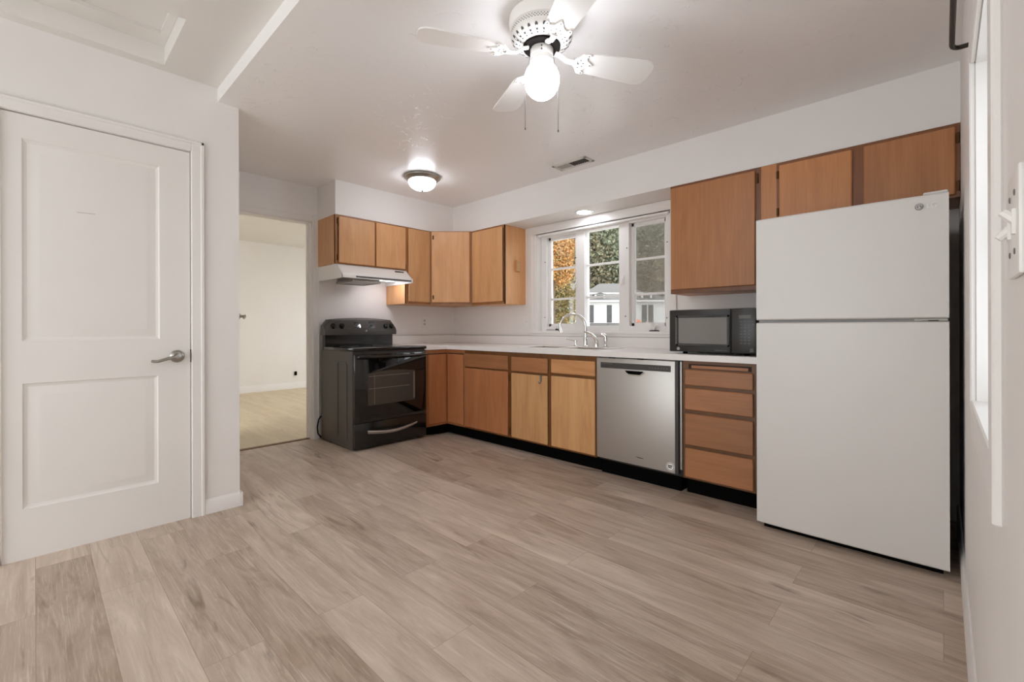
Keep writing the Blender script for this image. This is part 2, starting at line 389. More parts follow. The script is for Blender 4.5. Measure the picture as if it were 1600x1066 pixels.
b = MB(); wall_holes(b, 'x', XS - 0.113, XS, 0.83, YW, -0.1, ZC + 0.1, [(0.98, 1.752, -0.1, 2.03)])
struct(b.build('wall_stove', 'wall'), 'white wall behind the stove with the open doorway', 'wall')
b = MB(); wall_holes(b, 'x', XL - 0.113, XL, YREAR, 0.829, -0.1, ZH + 0.05, [(-0.108, 0.594, -0.1, 2.034)])
b.box(XS - 0.113, XL - 0.113, 0.716, 0.829, -0.1, ZC + 0.05)
struct(b.build('wall_left', 'wall'), 'white wall with the panelled closet door', 'wall')
RY0, RY1, RZ0, RZ1 = 1.035, 1.69, 0.856, 1.745         # right window
b = MB(); wall_holes(b, 'x', XR, XR + 0.14, YREAR, YW, -0.1, ZH + 0.05, [(RY0, RY1, RZ0, RZ1), (-2.4, -1.9, 0.7, 2.05)])  # the rear hole is unseen, added to let in fill daylight
struct(b.build('wall_right', 'wall'), 'white wall on the right with the narrow window', 'wall')
b = MB(); wall_holes(b, 'y', YREAR - 0.12, YREAR, XL - 0.11, XR + 0.14, -0.1, ZH + 0.05, [(-2.6, -0.4, 0.05, 2.25)])  # made-up opening behind the camera, lets daylight fill the room
struct(b.build('wall_rear', 'wall'), 'white wall behind the viewpoint with a wide unseen opening added for daylight', 'wall')
# next room
b = MB()
b.box(-8.12, -8.0, -0.8, 4.4, -0.1, 2.5)
wall_holes(b, 'y', 4.28, 4.4, -8.0, XS - 0.113, -0.1, 2.5, [(-7.2, -5.7, 0.7, 2.0)])  # both side-wall openings are unseen, added to bring daylight into this room
wall_holes(b, 'y', -0.8, -0.68, -8.0, XS - 0.113, -0.1, 2.5, [(-6.6, -5.6, 0.8, 2.0)])
struct(b.build('wall_hall', 'wall'), 'white walls of the room beyond the doorway', 'wall')
b = MB(); b.box(-8.12, XS - 0.113, -0.8, 4.4, 2.437, 2.55)
struct(b.build('ceiling_next_room', 'hallceil'), 'white ceiling of the room beyond the doorway', 'ceiling')
# closet interior dark box so that the closed door backs onto a room
# baseboards
def base_prof(t, h): return [(0, 0), (t, 0), (t, h - 0.018), (t * 0.55, h - 0.006), (t * 0.4, h), (0, h)]
b = MB(); b.prism([(XL + p, q) for p, q in base_prof(0.013, 0.092)], 'y', 0.652, 0.8289)
b.prism([(XL + p, q) for p, q in base_prof(0.013, 0.092)], 'y', YREAR, -0.168)
b.box(XL - 0.113, XL + 0.013, 0.829, 0.842, 0, 0.09)
struct(b.build('baseboard_left', 'trim'), 'white baseboard at the closet wall corner', 'baseboard')
b = MB(); b.prism([(XR - p, q) for p, q in base_prof(0.013, 0.1)], 'y', YREAR, YW)
struct(b.build('baseboard_right', 'trim'), 'white baseboard along the right wall', 'baseboard')
b = MB(); b.prism([(-8.0 + p, q + ZD) for p, q in base_prof(0.016, 0.11)], 'y', -0.68, 4.28)
struct(b.build('baseboard_hall', 'trim'), 'white baseboard in the room beyond the doorway', 'baseboard')
# doorway casing + jamb (stove wall)
b = MB()
b.box(XS, XS + 0.014, 1.752, 1.812, 0.02, 2.092, 0.004); b.box(XS + 0.0, XS + 0.018, 1.795, 1.812, 0.02, 2.092, 0.003)
b.box(XS, XS + 0.014, 0.92, 1.752, 2.03, 2.08, 0.004)
b.box(XS - 0.113, XS + 0.004, 1.740, 1.753, 0.02, 2.03); b.box(XS - 0.113, XS + 0.004, 0.98, 1.752, 2.022, 2.034)
b.box(XS - 0.07, XS - 0.055, 1.728, 1.741, 0.04, 2.022)
struct(b.build('trim_2', 'trim'), 'white casing and jamb of the doorway beside the stove', 'casing')

# ------------------------------------------------------------------ closet door (left)
b = MB()
for (y0, y1, z0, z1) in ((-0.168, -0.108, 0, 2.094), (0.594, 0.654, 0, 2.094)):
    b.box(XL, XL + 0.012, y0, y1, z0, z1, 0.003); b.box(XL, XL + 0.017, (y0 if y0 < 0 else y1 - 0.018), (y0 + 0.018 if y0 < 0 else y1), z0, z1, 0.004)
b.box(XL, XL + 0.012, -0.108, 0.594, 2.034, 2.094, 0.003); b.box(XL, XL + 0.017, -0.168, 0.654, 2.076, 2.094, 0.004)
b.box(XL - 0.113, XL + 0.003, -0.121, -0.107, 0, 2.034); b.box(XL - 0.113, XL + 0.003, 0.593, 0.607, 0, 2.034); b.box(XL - 0.113, XL + 0.003, -0.107, 0.593, 2.033, 2.045)
struct(b.build('trim_3', 'trim'), 'white moulded casing around the closet door', 'casing')
def panel_door(mb, u0, u1, z0, z1, panels, t=0.035, v0=0.0):
    """moulded two-panel slab in local (u, v out, z): flat skin with sunk ogee borders and raised fields"""
    us = sorted({u0, u1, *[p[0] for p in panels], *[p[1] for p in panels]}); zs = sorted({z0, z1, *[p[2] for p in panels], *[p[3] for p in panels]})
    for a, c in zip(us[:-1], us[1:]):
        for p, q in zip(zs[:-1], zs[1:]):
            if any(a >= P[0] - 1e-6 and c <= P[1] + 1e-6 and p >= P[2] - 1e-6 and q <= P[3] + 1e-6 for P in panels): continue
            mb.raw([(a, v0, p), (c, v0, p), (c, v0, q), (a, v0, q)], [(0, 1, 2, 3)])
    for (a, c, p, q) in panels:
        steps = [(0, 0), (0.006, -0.006), (0.016, -0.009), (0.03, -0.0075), (0.05, -0.002), (0.056, -0.0015)]
        rings = [[(a + d, v0 + e, p + d), (c - d, v0 + e, p + d), (c - d, v0 + e, q - d), (a + d, v0 + e, q - d)] for d, e in steps]
        vs = [x for r_ in rings for x in r_]; fs = []
        for i in range(len(rings) - 1):
            for k in range(4): fs.append((i * 4 + k, i * 4 + (k + 1) % 4, i * 4 + 4 + (k + 1) % 4, i * 4 + 4 + k))
        n = len(vs); fs.append((n - 4, n - 3, n - 2, n - 1)); mb.raw(vs, fs)
    # edges and back
    mb.raw([(u0, v0, z0), (u1, v0, z0), (u1, v0, z1), (u0, v0, z1), (u0, v0 - t, z0), (u1, v0 - t, z0), (u1, v0 - t, z1), (u0, v0 - t, z1)],
           [(0, 1, 5, 4), (1, 2, 6, 5), (2, 3, 7, 6), (3, 0, 4, 7), (4, 5, 6, 7)])
b = MB(STV(XL + 0.0)); panel_door(b, -0.104, 0.589, 0.008, 2.028, [(-0.04, 0.456, 1.0, 1.92), (-0.04, 0.449, 0.238, 0.808)], v0=-0.004)
door1 = struct(b.build('door_1', 'door', ang=12), 'closed white two-panel closet door with a lever handle', 'door')
def lever(parent, mtx, s=1, name='door_handle'):
    b = MB(mtx)
    b.lathe([(0.0, 0.0), (0.033, 0.0), (0.033, 0.004), (0.028, 0.009), (0.017, 0.013), (0.013, 0.02), (0.013, 0.045), (0.016, 0.05), (0.016, 0.058), (0.0, 0.062)], (0, 0, 0), 28, 'y')
    pts = [(0.0, 0.05, 0), (-0.02 * s, 0.052, -0.002), (-0.045 * s, 0.053, -0.007), (-0.07 * s, 0.052, -0.015), (-0.09 * s, 0.05, -0.021), (-0.108 * s, 0.047, -0.02), (-0.116 * s, 0.045, -0.017)]
    b.tube(pts, [0.009, 0.009, 0.0085, 0.008, 0.008, 0.0075, 0.006], 12)
    return b.build(name, 'nickel', parent)
h = lever(door1, STV(XL - 0.004) @ Matrix.Translation((0.53, 0, 0.905))); h['label'] = 'satin nickel lever handle'
b = MB(STV(XL)); b.box(0.590, 0.5925, -0.03, 0.002, 0.87, 0.94); b.build('latch_plate', 'seam', door1)
b = MB(STV(XL)); b.raw([(0.14, -0.0052, 1.615), (0.205, -0.0052, 1.617), (0.205, -0.0052, 1.621), (0.14, -0.0052, 1.619)], [(0, 1, 2, 3)]); b.build('scuff_mark', 'scuff', door1)
# ajar door in the next room
dv = Vector((-0.69, 0.235, 0)).normalized(); dn = Vector((dv.y, -dv.x, 0)) * -1
DM = Matrix(((dv.x, dn.x, 0, -4.365), (dv.y, dn.y, 0, 1.15), (0, 0, 1, 0), (0, 0, 0, 1)))
if dn.y < 0: DM = Matrix(((dv.x, -dn.x, 0, -4.365), (dv.y, -dn.y, 0, 1.15), (0, 0, 1, 0), (0, 0, 0, 1)))
b = MB(DM); panel_door(b, 0.0, 0.735, ZD + 0.01, 2.03, [(0.11, 0.62, 1.0, 1.9), (0.11, 0.62, 0.25, 0.85)])
door2 = struct(b.build('door_2', 'door', ang=12), 'white door standing open inside the next room', 'door')
lever(door2, DM @ Matrix.Translation((0.675, 0.0, 1.175)))

# ------------------------------------------------------------------ attic hatch
hz = ZH + 0.09
b = MB()
for (x0, x1, y0, y1) in ((HX0, HX0 + .12, HY0, HY1), (HX1 - .12, HX1, HY0, HY1), (HX0 + .12, HX1 - .12, HY0, HY0 + .035), (HX0 + .12, HX1 - .12, HY1 - .035, HY1)): b.box(x0 + .001, x1 - .001, y0 + .001, y1 - .001, hz, hz + 0.018)
hat = tag(b.build('attic_hatch', 'hallceil'), 'recessed attic hatch in the raised ceiling above the closet door', 'hatch')
b = MB(); b.box(HX0 + .1, HX1 - .1, HY0 + .02, HY1 - .02, hz + 0.0185, hz + 0.04); b.build('hatch_panel', 'hallceil', hat)

# ------------------------------------------------------------------ kitchen window
YF = 3.46
b = MB()   # frame: stool, jambs, unit frame and mullions
b.box(WX0 - 0.02, WX0 + 0.012, 3.4, 3.52, WZ0 - .01, WZ1, 0); b.box(WX1 - 0.012, WX1 + 0.02, 3.4, 3.52, WZ0 - .01, WZ1)
b.box(WX0, WX1, 3.4, 3.52, WZ1 - 0.012, WZ1 + 0.01); b.box(WX0, WX1, 3.405, 3.52, WZ0 - 0.005, 1.022)
op = [(-2.842, -2.492), (-2.391, -2.033), (-1.935, -1.611)]
OZ0, OZ1 = 1.066, 1.938
xs = [WX0 + .012] + [v for o in op for v in o] + [WX1 - .012]
for i in range(0, len(xs), 2): b.box(xs[i], xs[i + 1], YF, 3.545, 1.02, WZ1 - .01, 0.003)
for (a, c) in op:
    b.box(a, c, YF, 3.545, 1.02, OZ0); b.box(a, c, YF, 3.545, OZ1, WZ1 - .01)
win = struct(b.build('window_1', 'trim'), 'white three-light window above the sink', 'window')
b = MB()   # casing
b.box(-2.996, -2.921, 3.4005, YW, 0.998, 1.9635, 0.003); b.box(-2.9965, -2.972, 3.394, YW, 0.9985, 1.963, 0.003); b.box(-2.945, -2.925, 3.397, YW, 1.02, 1.965, 0.003)
b.box(WX1 + .001, -1.496, 3.4005, YW, 0.998, 1.9635, 0.003); b.box(-1.52, -1.4955, 3.394, YW, 0.9985, 1.963, 0.003)
b.box(-2.997, -1.495, 3.4, YW, 1.9625, 2.0525, 0.003); b.box(-2.995, -1.5, 3.39, YW, 1.972, 1.99, 0.005)
b.box(-2.997, -1.495, 3.4, YW, 0.974, 0.997, 0.002); b.box(-2.997, -1.495, 3.388, YW, 0.997, 1.018, 0.004)
b.build('window_casing', 'trim', win)
for i, (a, c) in enumerate(op):
    d = 0.038 if i != 1 else 0.012
    b = MB(); e = 0.01
    y0, y1 = (3.50, 3.535) if i != 1 else (3.485, 3.53)
    b.box(a - e, a + d - e, y0, y1, OZ0 - e, OZ1 + e, 0.003); b.box(c - d + e, c + e, y0, y1, OZ0 - e, OZ1 + e, 0.003)
    b.box(a, c, y0, y1, OZ0 - e, OZ0 + d - e, 0.003); b.box(a, c, y0, y1, OZ1 - d + e, OZ1 + e, 0.003)
    sash = b.build('sash', 'trim', win)
    b = MB()
    for z in (1.333, 1.629): b.box(a, c, 3.502, 3.526, z - 0.009, z + 0.009, 0.002)
    b.build('muntin', 'trim', sash)
    b = MB(); b.box(a - .005, c + .005, 3.513, 3.517, OZ0, OZ1); g = b.build('pane', 'glass', sash); g['label'] = 'clear window glass'
    if i == 2:
        b = MB(); b.box(a, c, 3.541, 3.542, OZ0, OZ1); g = b.build('insect_screen', 'screen', win); g['label'] = 'hazy grey insect screen'
# hardware: hinge screws, sash locks, cranks
for (x, z) in ((-2.855, 1.70), (-2.86, 1.155), (-2.485, 1.705), (-1.955, 1.73), (-1.97, 1.15), (-1.595, 1.735), (-1.60, 1.13)):
    b = MB(); b.lathe([(0, -0.006), (0.0045, -0.005), (0.0045, 0.0)], (x, YF, z), 10, 'y'); b.build('hinge_screw', 'seam', win)
for x in (-2.475, -1.985):
    b = MB(); b.box(x - .009, x + .009, YF - .012, YF, 1.42, 1.50, 0.004); b.tube([(x, YF - .014, 1.475), (x - .006, YF - .03, 1.45), (x - .012, YF - .034, 1.405)], 0.006, 8); b.build('sash_lock', 'white', win)
b = MB(); b.box(-2.84, -2.74, YF - .004, YF, 1.030, 1.034); b.tube([(-2.72, YF - .008, 1.033), (-2.70, YF - .02, 1.04), (-2.675, YF - .02, 1.031)], 0.007, 8)
b.build('crank_handle', 'seam', win)
b = MB(); b.lathe([(0, 0), (0.045, 0), (0.04, 0.008), (0, 0.012)], (-1.70, 3.44, 1.022), 20, 'z', sy=0.5); b.build('crank_base', 'seam', win)
b = MB(); b.tube([(-1.70, 3.44, 1.033), (-1.705, 3.43, 1.06), (-1.735, 3.425, 1.085), (-1.76, 3.425, 1.10)], 0.007, 8); b.tube([(-1.70, 3.44, 1.03), (-1.685, 3.43, 1.07), (-1.66, 3.43, 1.075)], 0.006, 8); b.build('crank_handle', 'white', win)

# ------------------------------------------------------------------ right window
b = MB()
b.box(XR - .001, XR + 0.142, RY1 - .005, RY1 + 0.012, RZ0, RZ1); b.box(XR - .001, XR + 0.142, RY0 - 0.012, RY0 + .005, RZ0, RZ1)
b.box(XR - .001, XR + 0.142, RY0, RY1, RZ1 - .005, RZ1 + .012); b.box(XR - 0.012, XR + 0.142, RY0 - .03, RY1 + .03, RZ0 - 0.02, RZ0 + .004, 0.003)
win2 = struct(b.build('window_2', 'trim'), 'narrow white window in the right wall seen edge-on', 'window')
b = MB()
b.box(XR - 0.013, XR, RY1, RY1 + 0.07, RZ0 - .02, RZ1 + .07, 0.003); b.box(XR - 0.013, XR, RY0 - 0.07, RY0, RZ0 - .095, RZ1 + .07, 0.003)
b.box(XR - 0.013, XR, RY0, RY1, RZ1, RZ1 + .07, 0.003); b.box(XR - 0.011, XR, RY0 - .0, RY1 + .05, RZ0 - .085, RZ0 - .02, 0.003)
b.build('window_casing', 'trim', win2)
b = MB()
for (y0, y1, z0, z1) in ((RY0, RY0 + .04, RZ0, RZ1), (RY1 - .04, RY1, RZ0, RZ1), (RY0, RY1, RZ0, RZ0 + .04), (RY0, RY1, RZ1 - .04, RZ1), (RY0, RY1, 1.28, 1.32)): b.box(XR + .095, XR + .125, y0, y1, z0, z1, 0.003)
sash = b.build('sash', 'trim', win2)
b = MB(); b.box(XR + .108, XR + .112, RY0, RY1, RZ0, RZ1); b.build('pane', 'glass', sash)
# curtain rod over it
rod = thing('curtain_rod', 'dark bronze curtain rod bent back to the right wall above the window', 'curtain rod', (0.05, 1.85, 1.86))
b = MB(); pts = [(0.021, 0.75, 1.868), (0.021, 1.82, 1.868)] + [(0.021 + 0.02 * (1 - math.cos(t)), 1.82 + 0.03 * math.sin(t), 1.868) for t in (0.4, 0.8, 1.2, 1.57)] + [(0.064, 1.85, 1.868)]
b.tube(pts, 0.0065, 10); b.build('rod', 'rod', rod)
b = MB(); b.box(0.058, 0.065, 1.835, 1.865, 1.845, 1.89, 0.002); b.build('bracket', 'rod', rod)
# light switch
sw = thing('light_switch', 'white double light switch on the right wall beside the window', 'light switch', (XR, 0.775, 1.17))
b = MB(); b.box(XR - .006, XR, 0.725, 0.828, 1.112, 1.232, 0.004, 2); b.build('switch_plate', 'white', sw)
for (y, dz) in ((0.752, 0.012), (0.80, -0.012)):
    b = MB(); b.box(XR - .009, XR - .005, y - .006, y + .006, 1.158, 1.186); b.tube([(XR - .004, y, 1.172), (XR - .016, y, 1.172 + dz)], [0.006, 0.0045], 8); b.build('toggle', 'white', sw)
for (y, z) in ((0.752, 1.205), (0.80, 1.205), (0.752, 1.139), (0.80, 1.139)):
    b = MB(); b.lathe([(0, -0.0015), (0.0035, -0.001), (0.0035, 0.0)], (XR - .006, y, z), 10, 'x'); b.build('screw', 'dimmark', sw)

# ------------------------------------------------------------------ cabinets
def door_slab(parent, mtx, u0, u1, z0, z1, m, name='door', t=0.014, v=0.0):
    b = MB(mtx); b.box(u0, u1, v + 0.0005, v + t, z0, z1, 0.005, 1)
    return b.build(name, m, parent)
def hinge(parent, mtx, u, z, hgt=0.05, v=0.0):
    b = MB(mtx); b.box(u - .007, u + .007, v, v + .004, z - hgt / 2, z + hgt / 2, 0.001); b.tube([(u + .002, v + .005, z - hgt / 2), (u + .002, v + .005, z + hgt / 2)], 0.004, 8)
    return b.build('hinge', 'brass', parent)
def frame_rails(mb, u0, u1, z0, z1, stiles, rails, v=0.0, t=0.018):
    """face frame: stiles (u ranges), rails (z ranges)"""
    for (a, c) in stiles: mb.box(a, c, v - t, v, z0, z1)
    for (p, q) in rails: mb.box(u0, u1, v - t, v - 0.0002, p, q)
def cab(name, label, mtx, loc, u0, u1, z0, z1, depth, stiles, rails, wood_m, frame_m, toe=0.0, group=None, cat='cabinet'):
    c = thing(name, label, cat, loc, group)
    b = MB(mtx); t = 0.016
    b.box(u0, u0 + t, -depth, -0.001, z0, z1); b.box(u1 - t, u1, -depth, -0.001, z0, z1)
    b.box(u0 + t, u1 - t, -depth, -0.018, z0, z0 + t); b.box(u0 + t, u1 - t, -depth, -0.018, z1 - t, z1); b.box(u0 + t, u1 - t, -depth, -depth + 0.006, z0 + t, z1 - t)
    b.build('carcass', wood_m, c)
    b = MB(mtx); frame_rails(b, u0, u1, z0, z1, stiles, rails); b.build('face_frame', frame_m, c)
    if toe:
        b = MB(mtx); b.box(u0, u1, -depth, -0.06, 0.0, toe); b.build('toe_kick', 'toe', c)
    return c
S = STV(-3.852); Wn = WIN(3.108); dS = 0.364; dW = 0.306
c = cab('upper_cabinet', 'low two-door honey wood cabinet above the white range hood', S, (-4.03, 2.15, 1.622), 1.797, 2.511, 1.622, 2.052, dS,
        [(1.797, 1.82), (2.168, 2.192), (2.49, 2.511)], [(1.622, 1.64), (2.03, 2.052)], 'honey', 'honey_frame')
d = door_slab(c, S, 1.826, 2.172, 1.632, 2.037, 'honey'); [hinge(d, S, 1.818, z) for z in (1.995, 1.675)]
d = door_slab(c, S, 2.186, 2.504, 1.632, 2.040, 'honey'); hinge(d, S, 2.508, 1.66, 0.04)
c = cab('upper_cabinet', 'narrow one-door honey wood cabinet right of the range hood', S, (-4.03, 2.66, 1.297), 2.512, 2.806, 1.297, 2.052, dS,
        [(2.512, 2.54), (2.785, 2.806)], [(1.297, 1.325), (2.03, 2.052)], 'honey', 'honey_frame')
door_slab(c, S, 2.537, 2.796, 1.318, 2.042, 'honey')
# diagonal corner cabinet
P0 = Vector((-3.852, 2.808, 0)); P1 = Vector((-3.547, 3.108, 0)); du = (P1 - P0).normalized(); dl = (P1 - P0).length; do = Vector((du.y, -du.x, 0))
DG = Matrix(((du.x, do.x, 0, P0.x), (du.y, do.y, 0, P0.y), (0, 0, 1, 0), (0, 0, 0, 1)))
c = thing('upper_cabinet', 'diagonal honey wood cabinet in the kitchen corner', 'cabinet', (-3.9, 3.1, 1.297))
b = MB(); b.prism([(XS + .002, 2.808), (P0.x - .002, 2.808), (P1.x - .001, 3.1), (P1.x - .001, YW - .002), (XS + .002, YW - .002)], 'z', 1.297, 2.0515); b.build('carcass', 'honey', c)
b = MB(DG); frame_rails(b, 0, dl, 1.297, 2.052, [(0.0, 0.03), (dl - 0.03, dl)], [(1.297, 1.33), (2.035, 2.052)], v=0.012, t=0.012); b.build('face_frame', 'honey_frame', c)
d = door_slab(c, DG, 0.014, dl - 0.022, 1.318, 2.044, 'honey', v=0.012); [hinge(d, DG, 0.032, z, 0.04, 0.026) for z in (1.985, 1.37)]
c = cab('upper_cabinet', 'one-door honey wood cabinet left of the window', Wn, (-3.31, 3.26, 1.287), -3.546, -3.076, 1.287, 2.052, dW,
        [(-3.546, -3.525), (-3.105, -3.076)], [(1.287, 1.32), (2.03, 2.052)], 'honey', 'honey_frame')
d = door_slab(c, Wn, -3.535, -3.092, 1.312, 2.036, 'honey')
b = MB(Wn); b.box(-3.090, -3.083, 0.0003, 0.004, 1.31, 2.02); b.build('door_gap', 'seam', c)
o = MB().box(-3.0765, -3.046, 3.258, 3.312, 1.612, 1.718, 0.003).build('wooden_box', 'tan'); tag(o, 'small wooden box fixed to the side of the wall cabinet beside the window', 'box')
# right
c = cab('upper_cabinet', 'tall one-door honey wood cabinet with painted-in shade right of the window', Wn, (-1.12, 3.26, 1.291), -1.408, -0.823, 1.291, 2.053, dW,
        [(-1.408, -1.385), (-0.86, -0.823)], [(1.291, 1.325), (2.03, 2.053)], 'honey_shade', 'honey_shade_frame')
d = door_slab(c, Wn, -1.403, -0.853, 1.318, 2.036, 'honey_shade'); hinge(d, Wn, -0.842, 1.985, 0.06); hinge(d, Wn, -0.842, 1.36, 0.06)
c = cab('upper_cabinet', 'low two-door honey wood cabinet with painted-in shade above the refrigerator', Wn, (-0.38, 3.26, 1.69), -0.822, 0.063, 1.69, 2.053, dW,
        [(-0.736, -0.722), (-0.365, -0.31), (0.046, 0.063)], [(1.69, 1.712), (2.03, 2.053)], 'honey_shade', 'honey_shade_frame')
b = MB(Wn); b.box(-0.822, -0.736, -0.018, 0.0, 1.69, 2.053); b.build('filler_panel', 'honey_shade', c)
d = door_slab(c, Wn, -0.721, -0.362, 1.702, 2.034, 'honey_shade'); [hinge(d, Wn, -0.73, z, 0.045) for z in (1.98, 1.755)]
d = door_slab(c, Wn, -0.313, 0.047, 1.702, 2.036, 'honey_shade'); [hinge(d, Wn, 0.056, z, 0.05) for z in (1.98, 1.745)]
# base cabinets
B = WIN(2.81); ZB0, ZB1 = 0.106, 0.8455; dB = 0.6
XBF = -3.58
c = thing('base_cabinet', 'reddish wood corner base cabinet with a folding L-shaped door', 'cabinet', (-3.8, 2.9, 0))
b = MB(); b.prism([(XS + .002, 2.552), (XBF, 2.552), (XBF, 2.81), (-3.312, 2.81), (-3.312, YW - .002), (XS + .002, YW - .002)], 'z', ZB0, ZB1); b.build('carcass', 'red', c)
b = MB(); b.prism([(XS + .002, 2.556), (XBF - .06, 2.556), (XBF - .06, 2.87), (-3.312, 2.87), (-3.312, YW - .01), (XS + .002, YW - .01)], 'z', 0.0, ZB0); b.build('toe_kick', 'toe', c)
SB = STV(XBF)
d = door_slab(c, SB, 2.572, 2.795, 0.128, 0.798, 'red'); d = door_slab(c, B, -3.565, -3.33, 0.128, 0.798, 'red')
b = MB(SB); b.box(2.56, 2.80, 0.0, 0.004, 0.80, 0.808); b.build('shadow_gap', 'seam', c)
b = MB(B); b.box(-3.57, -3.325, 0.0, 0.004, 0.80, 0.808); b.build('shadow_gap', 'seam', c)
c = cab('base_cabinet', 'reddish wood base cabinet with one drawer over one door', B, (-3.0, 3.1, 0), -3.311, -2.703, ZB0, ZB1, dB,
        [(-3.311, -3.29), (-2.74, -2.703)], [(ZB0, 0.13), (0.665, 0.70), (0.8, ZB1)], 'red', 'base_frame', ZB0)
door_slab(c, B, -3.302, -2.73, 0.688, 0.812, 'red_x', 'drawer'); d = door_slab(c, B, -3.302, -2.732, 0.121, 0.674, 'red'); [hinge(d, B, -2.718, z, 0.06) for z in (0.625, 0.165)]
c = cab('base_cabinet', 'tan wood sink base cabinet with two doors under the sink', B, (-2.27, 3.1, 0), -2.702, -1.838, ZB0, ZB1, dB,
        [(-2.702, -2.69), (-2.29, -2.252), (-1.85, -1.838)], [(ZB0, 0.125), (0.66, 0.7), (0.8, ZB1)], 'tan', 'base_frame', ZB0)
door_slab(c, B, -2.69, -2.29, 0.686, 0.806, 'red_x', 'drawer_front'); door_slab(c, B, -2.254, -1.844, 0.696, 0.806, 'tan_x', 'drawer_front')
door_slab(c, B, -2.69, -2.291, 0.119, 0.668, 'tan'); door_slab(c, B, -2.254, -1.846, 0.119, 0.674, 'tan')
hk = thing('door_hook', 'small metal hook hung over the left door of the sink cabinet', 'hook', (-2.356, 2.79, 0.6))
b = MB(B); b.box(-2.366, -2.346, 0.0145, 0.016, 0.618, 0.672); b.box(-2.366, -2.346, -0.0, 0.016, 0.670, 0.672); b.tube([(-2.356, 0.016, 0.62), (-2.356, 0.03, 0.607), (-2.356, 0.042, 0.612), (-2.356, 0.044, 0.622)], 0.005, 8); b.build('hook', 'nickel', hk)
c = cab('base_cabinet', 'four-drawer reddish wood base cabinet beside the refrigerator', B, (-0.98, 3.1, 0), -1.195, -0.772, ZB0, ZB1, dB,
        [(-1.195, -1.172), (-0.792, -0.772)], [(ZB0, 0.13), (0.295, 0.325), (0.51, 0.545), (0.67, 0.695), (0.788, ZB1)], 'honey_shade', 'base_frame', ZB0)
for (p, q) in ((0.692, 0.79), (0.539, 0.674), (0.319, 0.516), (0.117, 0.299)): door_slab(c, B, -1.180, -0.783, p, q, 'red_x', 'drawer')
b = MB(B); b.box(-1.158, -0.795, 0.0005, 0.003, 0.797, 0.826); b.build('board_slot', 'seam', c)
b = MB(B); b.box(-1.14, -0.81, 0.002, 0.008, 0.799, 0.818, 0.002); b.build('cutting_board', 'red_x', c)

# ------------------------------------------------------------------ countertop, sink, faucet
ct = thing('countertop', 'white L-shaped laminate countertop with a low backsplash', 'countertop', (-2.4, 3.1, 0.846))
CZ0, CZ1, CY, CX = 0.846, 0.884, 2.785, -3.558
SX0, SX1, SY0, SY1 = -2.66, -1.9, 2.87, 3.19
b = MB()
b.box(XS + .001, CX, 2.525, YW - .001, CZ0, CZ1); b.box(CX, SX0, CY, YW - .001, CZ0, CZ1); b.box(SX1, -0.745, CY, YW - .001, CZ0, CZ1)
b.box(SX0, SX1, CY, SY0, CZ0, CZ1); b.box(SX0, SX1, SY1, YW - .001, CZ0, CZ1)
b.build('worktop', 'counter', ct, smooth=False)
b = MB(); b.box(XS + .001, XS + .02, 2.545, YW - .001, CZ1, 0.974, 0.004); b.box(XS + .02, -0.745, YW - .02, YW - .001, CZ1, 0.972, 0.004); b.build('backsplash', 'counter', ct)
b = MB(); b.box(XS + .001, XS + .016, 2.546, YW - .001, .974, .9775); b.box(XS + .016, -0.75, YW - .016, YW - .001, .972, .9755); g = b.build('shadow_line', 'shadow', ct); g['label'] = 'thin grey shadow line drawn above the backsplash'  # grey strip drawn in for the shadow along the backsplash top
sk = thing('sink', 'double-bowl sink set in the white countertop below the window', 'sink', (-2.28, 3.03, 0.70))
b = MB(); r = 0.018
b.box(SX0 - r, SX1 + r, SY0 - r, SY0 + .012, CZ1 + .0005, CZ1 + .006, .002); b.box(SX0 - r, SX1 + r, SY1 - .012, SY1 + .1, CZ1 + .0005, CZ1 + .006, .002)
b.box(SX0 - r, SX0 + .012, SY0, SY1, CZ1 + .0005, CZ1 + .006, .002); b.box(SX1 - .012, SX1 + r, SY0, SY1, CZ1 + .0005, CZ1 + .006, .002); b.box(-2.30, -2.26, SY0, SY1, CZ1 - .01, CZ1 + .005, .002)
b.build('rim', 'counter', sk)
for (a, c_) in ((SX0 + .01, -2.295), (-2.265, SX1 - .01)):
    b = MB(); b.raw([(a, SY0 + .01, CZ1), (c_, SY0 + .01, CZ1), (c_, SY1 - .01, CZ1), (a, SY1 - .01, CZ1), (a + .03, SY0 + .04, .71), (c_ - .03, SY0 + .04, .71), (c_ - .03, SY1 - .04, .71), (a + .03, SY1 - .04, .71)],
                    [(0, 1, 5, 4), (1, 2, 6, 5), (2, 3, 7, 6), (3, 0, 4, 7), (4, 5, 6, 7)]); b.build('bowl', 'steel', sk)
ZK = CZ1 + .006
fa = thing('faucet', 'chrome high-arc faucet behind the sink with a curved lever', 'faucet', (-2.235, 3.25, ZK))
b = MB(); b.lathe([(0.0, 0), (0.028, 0), (0.028, 0.006), (0.02, 0.012), (0.017, 0.04), (0.018, 0.07), (0.014, 0.075), (0.013, 0.12)], (-2.235, 3.25, ZK), 20); b.build('faucet_body', 'chrome', fa)
b = MB(); pts = []
for t in np.linspace(0, 1, 18):
    a = t * math.radians(205)
    pts.append((-2.235 - 0.11 * (1 - math.cos(a)) * 0.83, 3.25 - 0.11 * (1 - math.cos(a)) * 0.56, ZK + 0.17 + 0.112 * math.sin(a)))
pts = [(-2.235, 3.25, ZK + 0.1)] + pts
b.tube(pts, [0.0125] * 6 + [0.0105] * 10 + [0.011, 0.0125, 0.0125], 12); b.build('spout', 'chrome', fa)
b = MB(); b.lathe([(0.0, 0), (0.024, 0), (0.022, 0.02), (0.018, 0.05), (0.012, 0.06), (0, 0.062)], (-2.125, 3.25, ZK), 18)
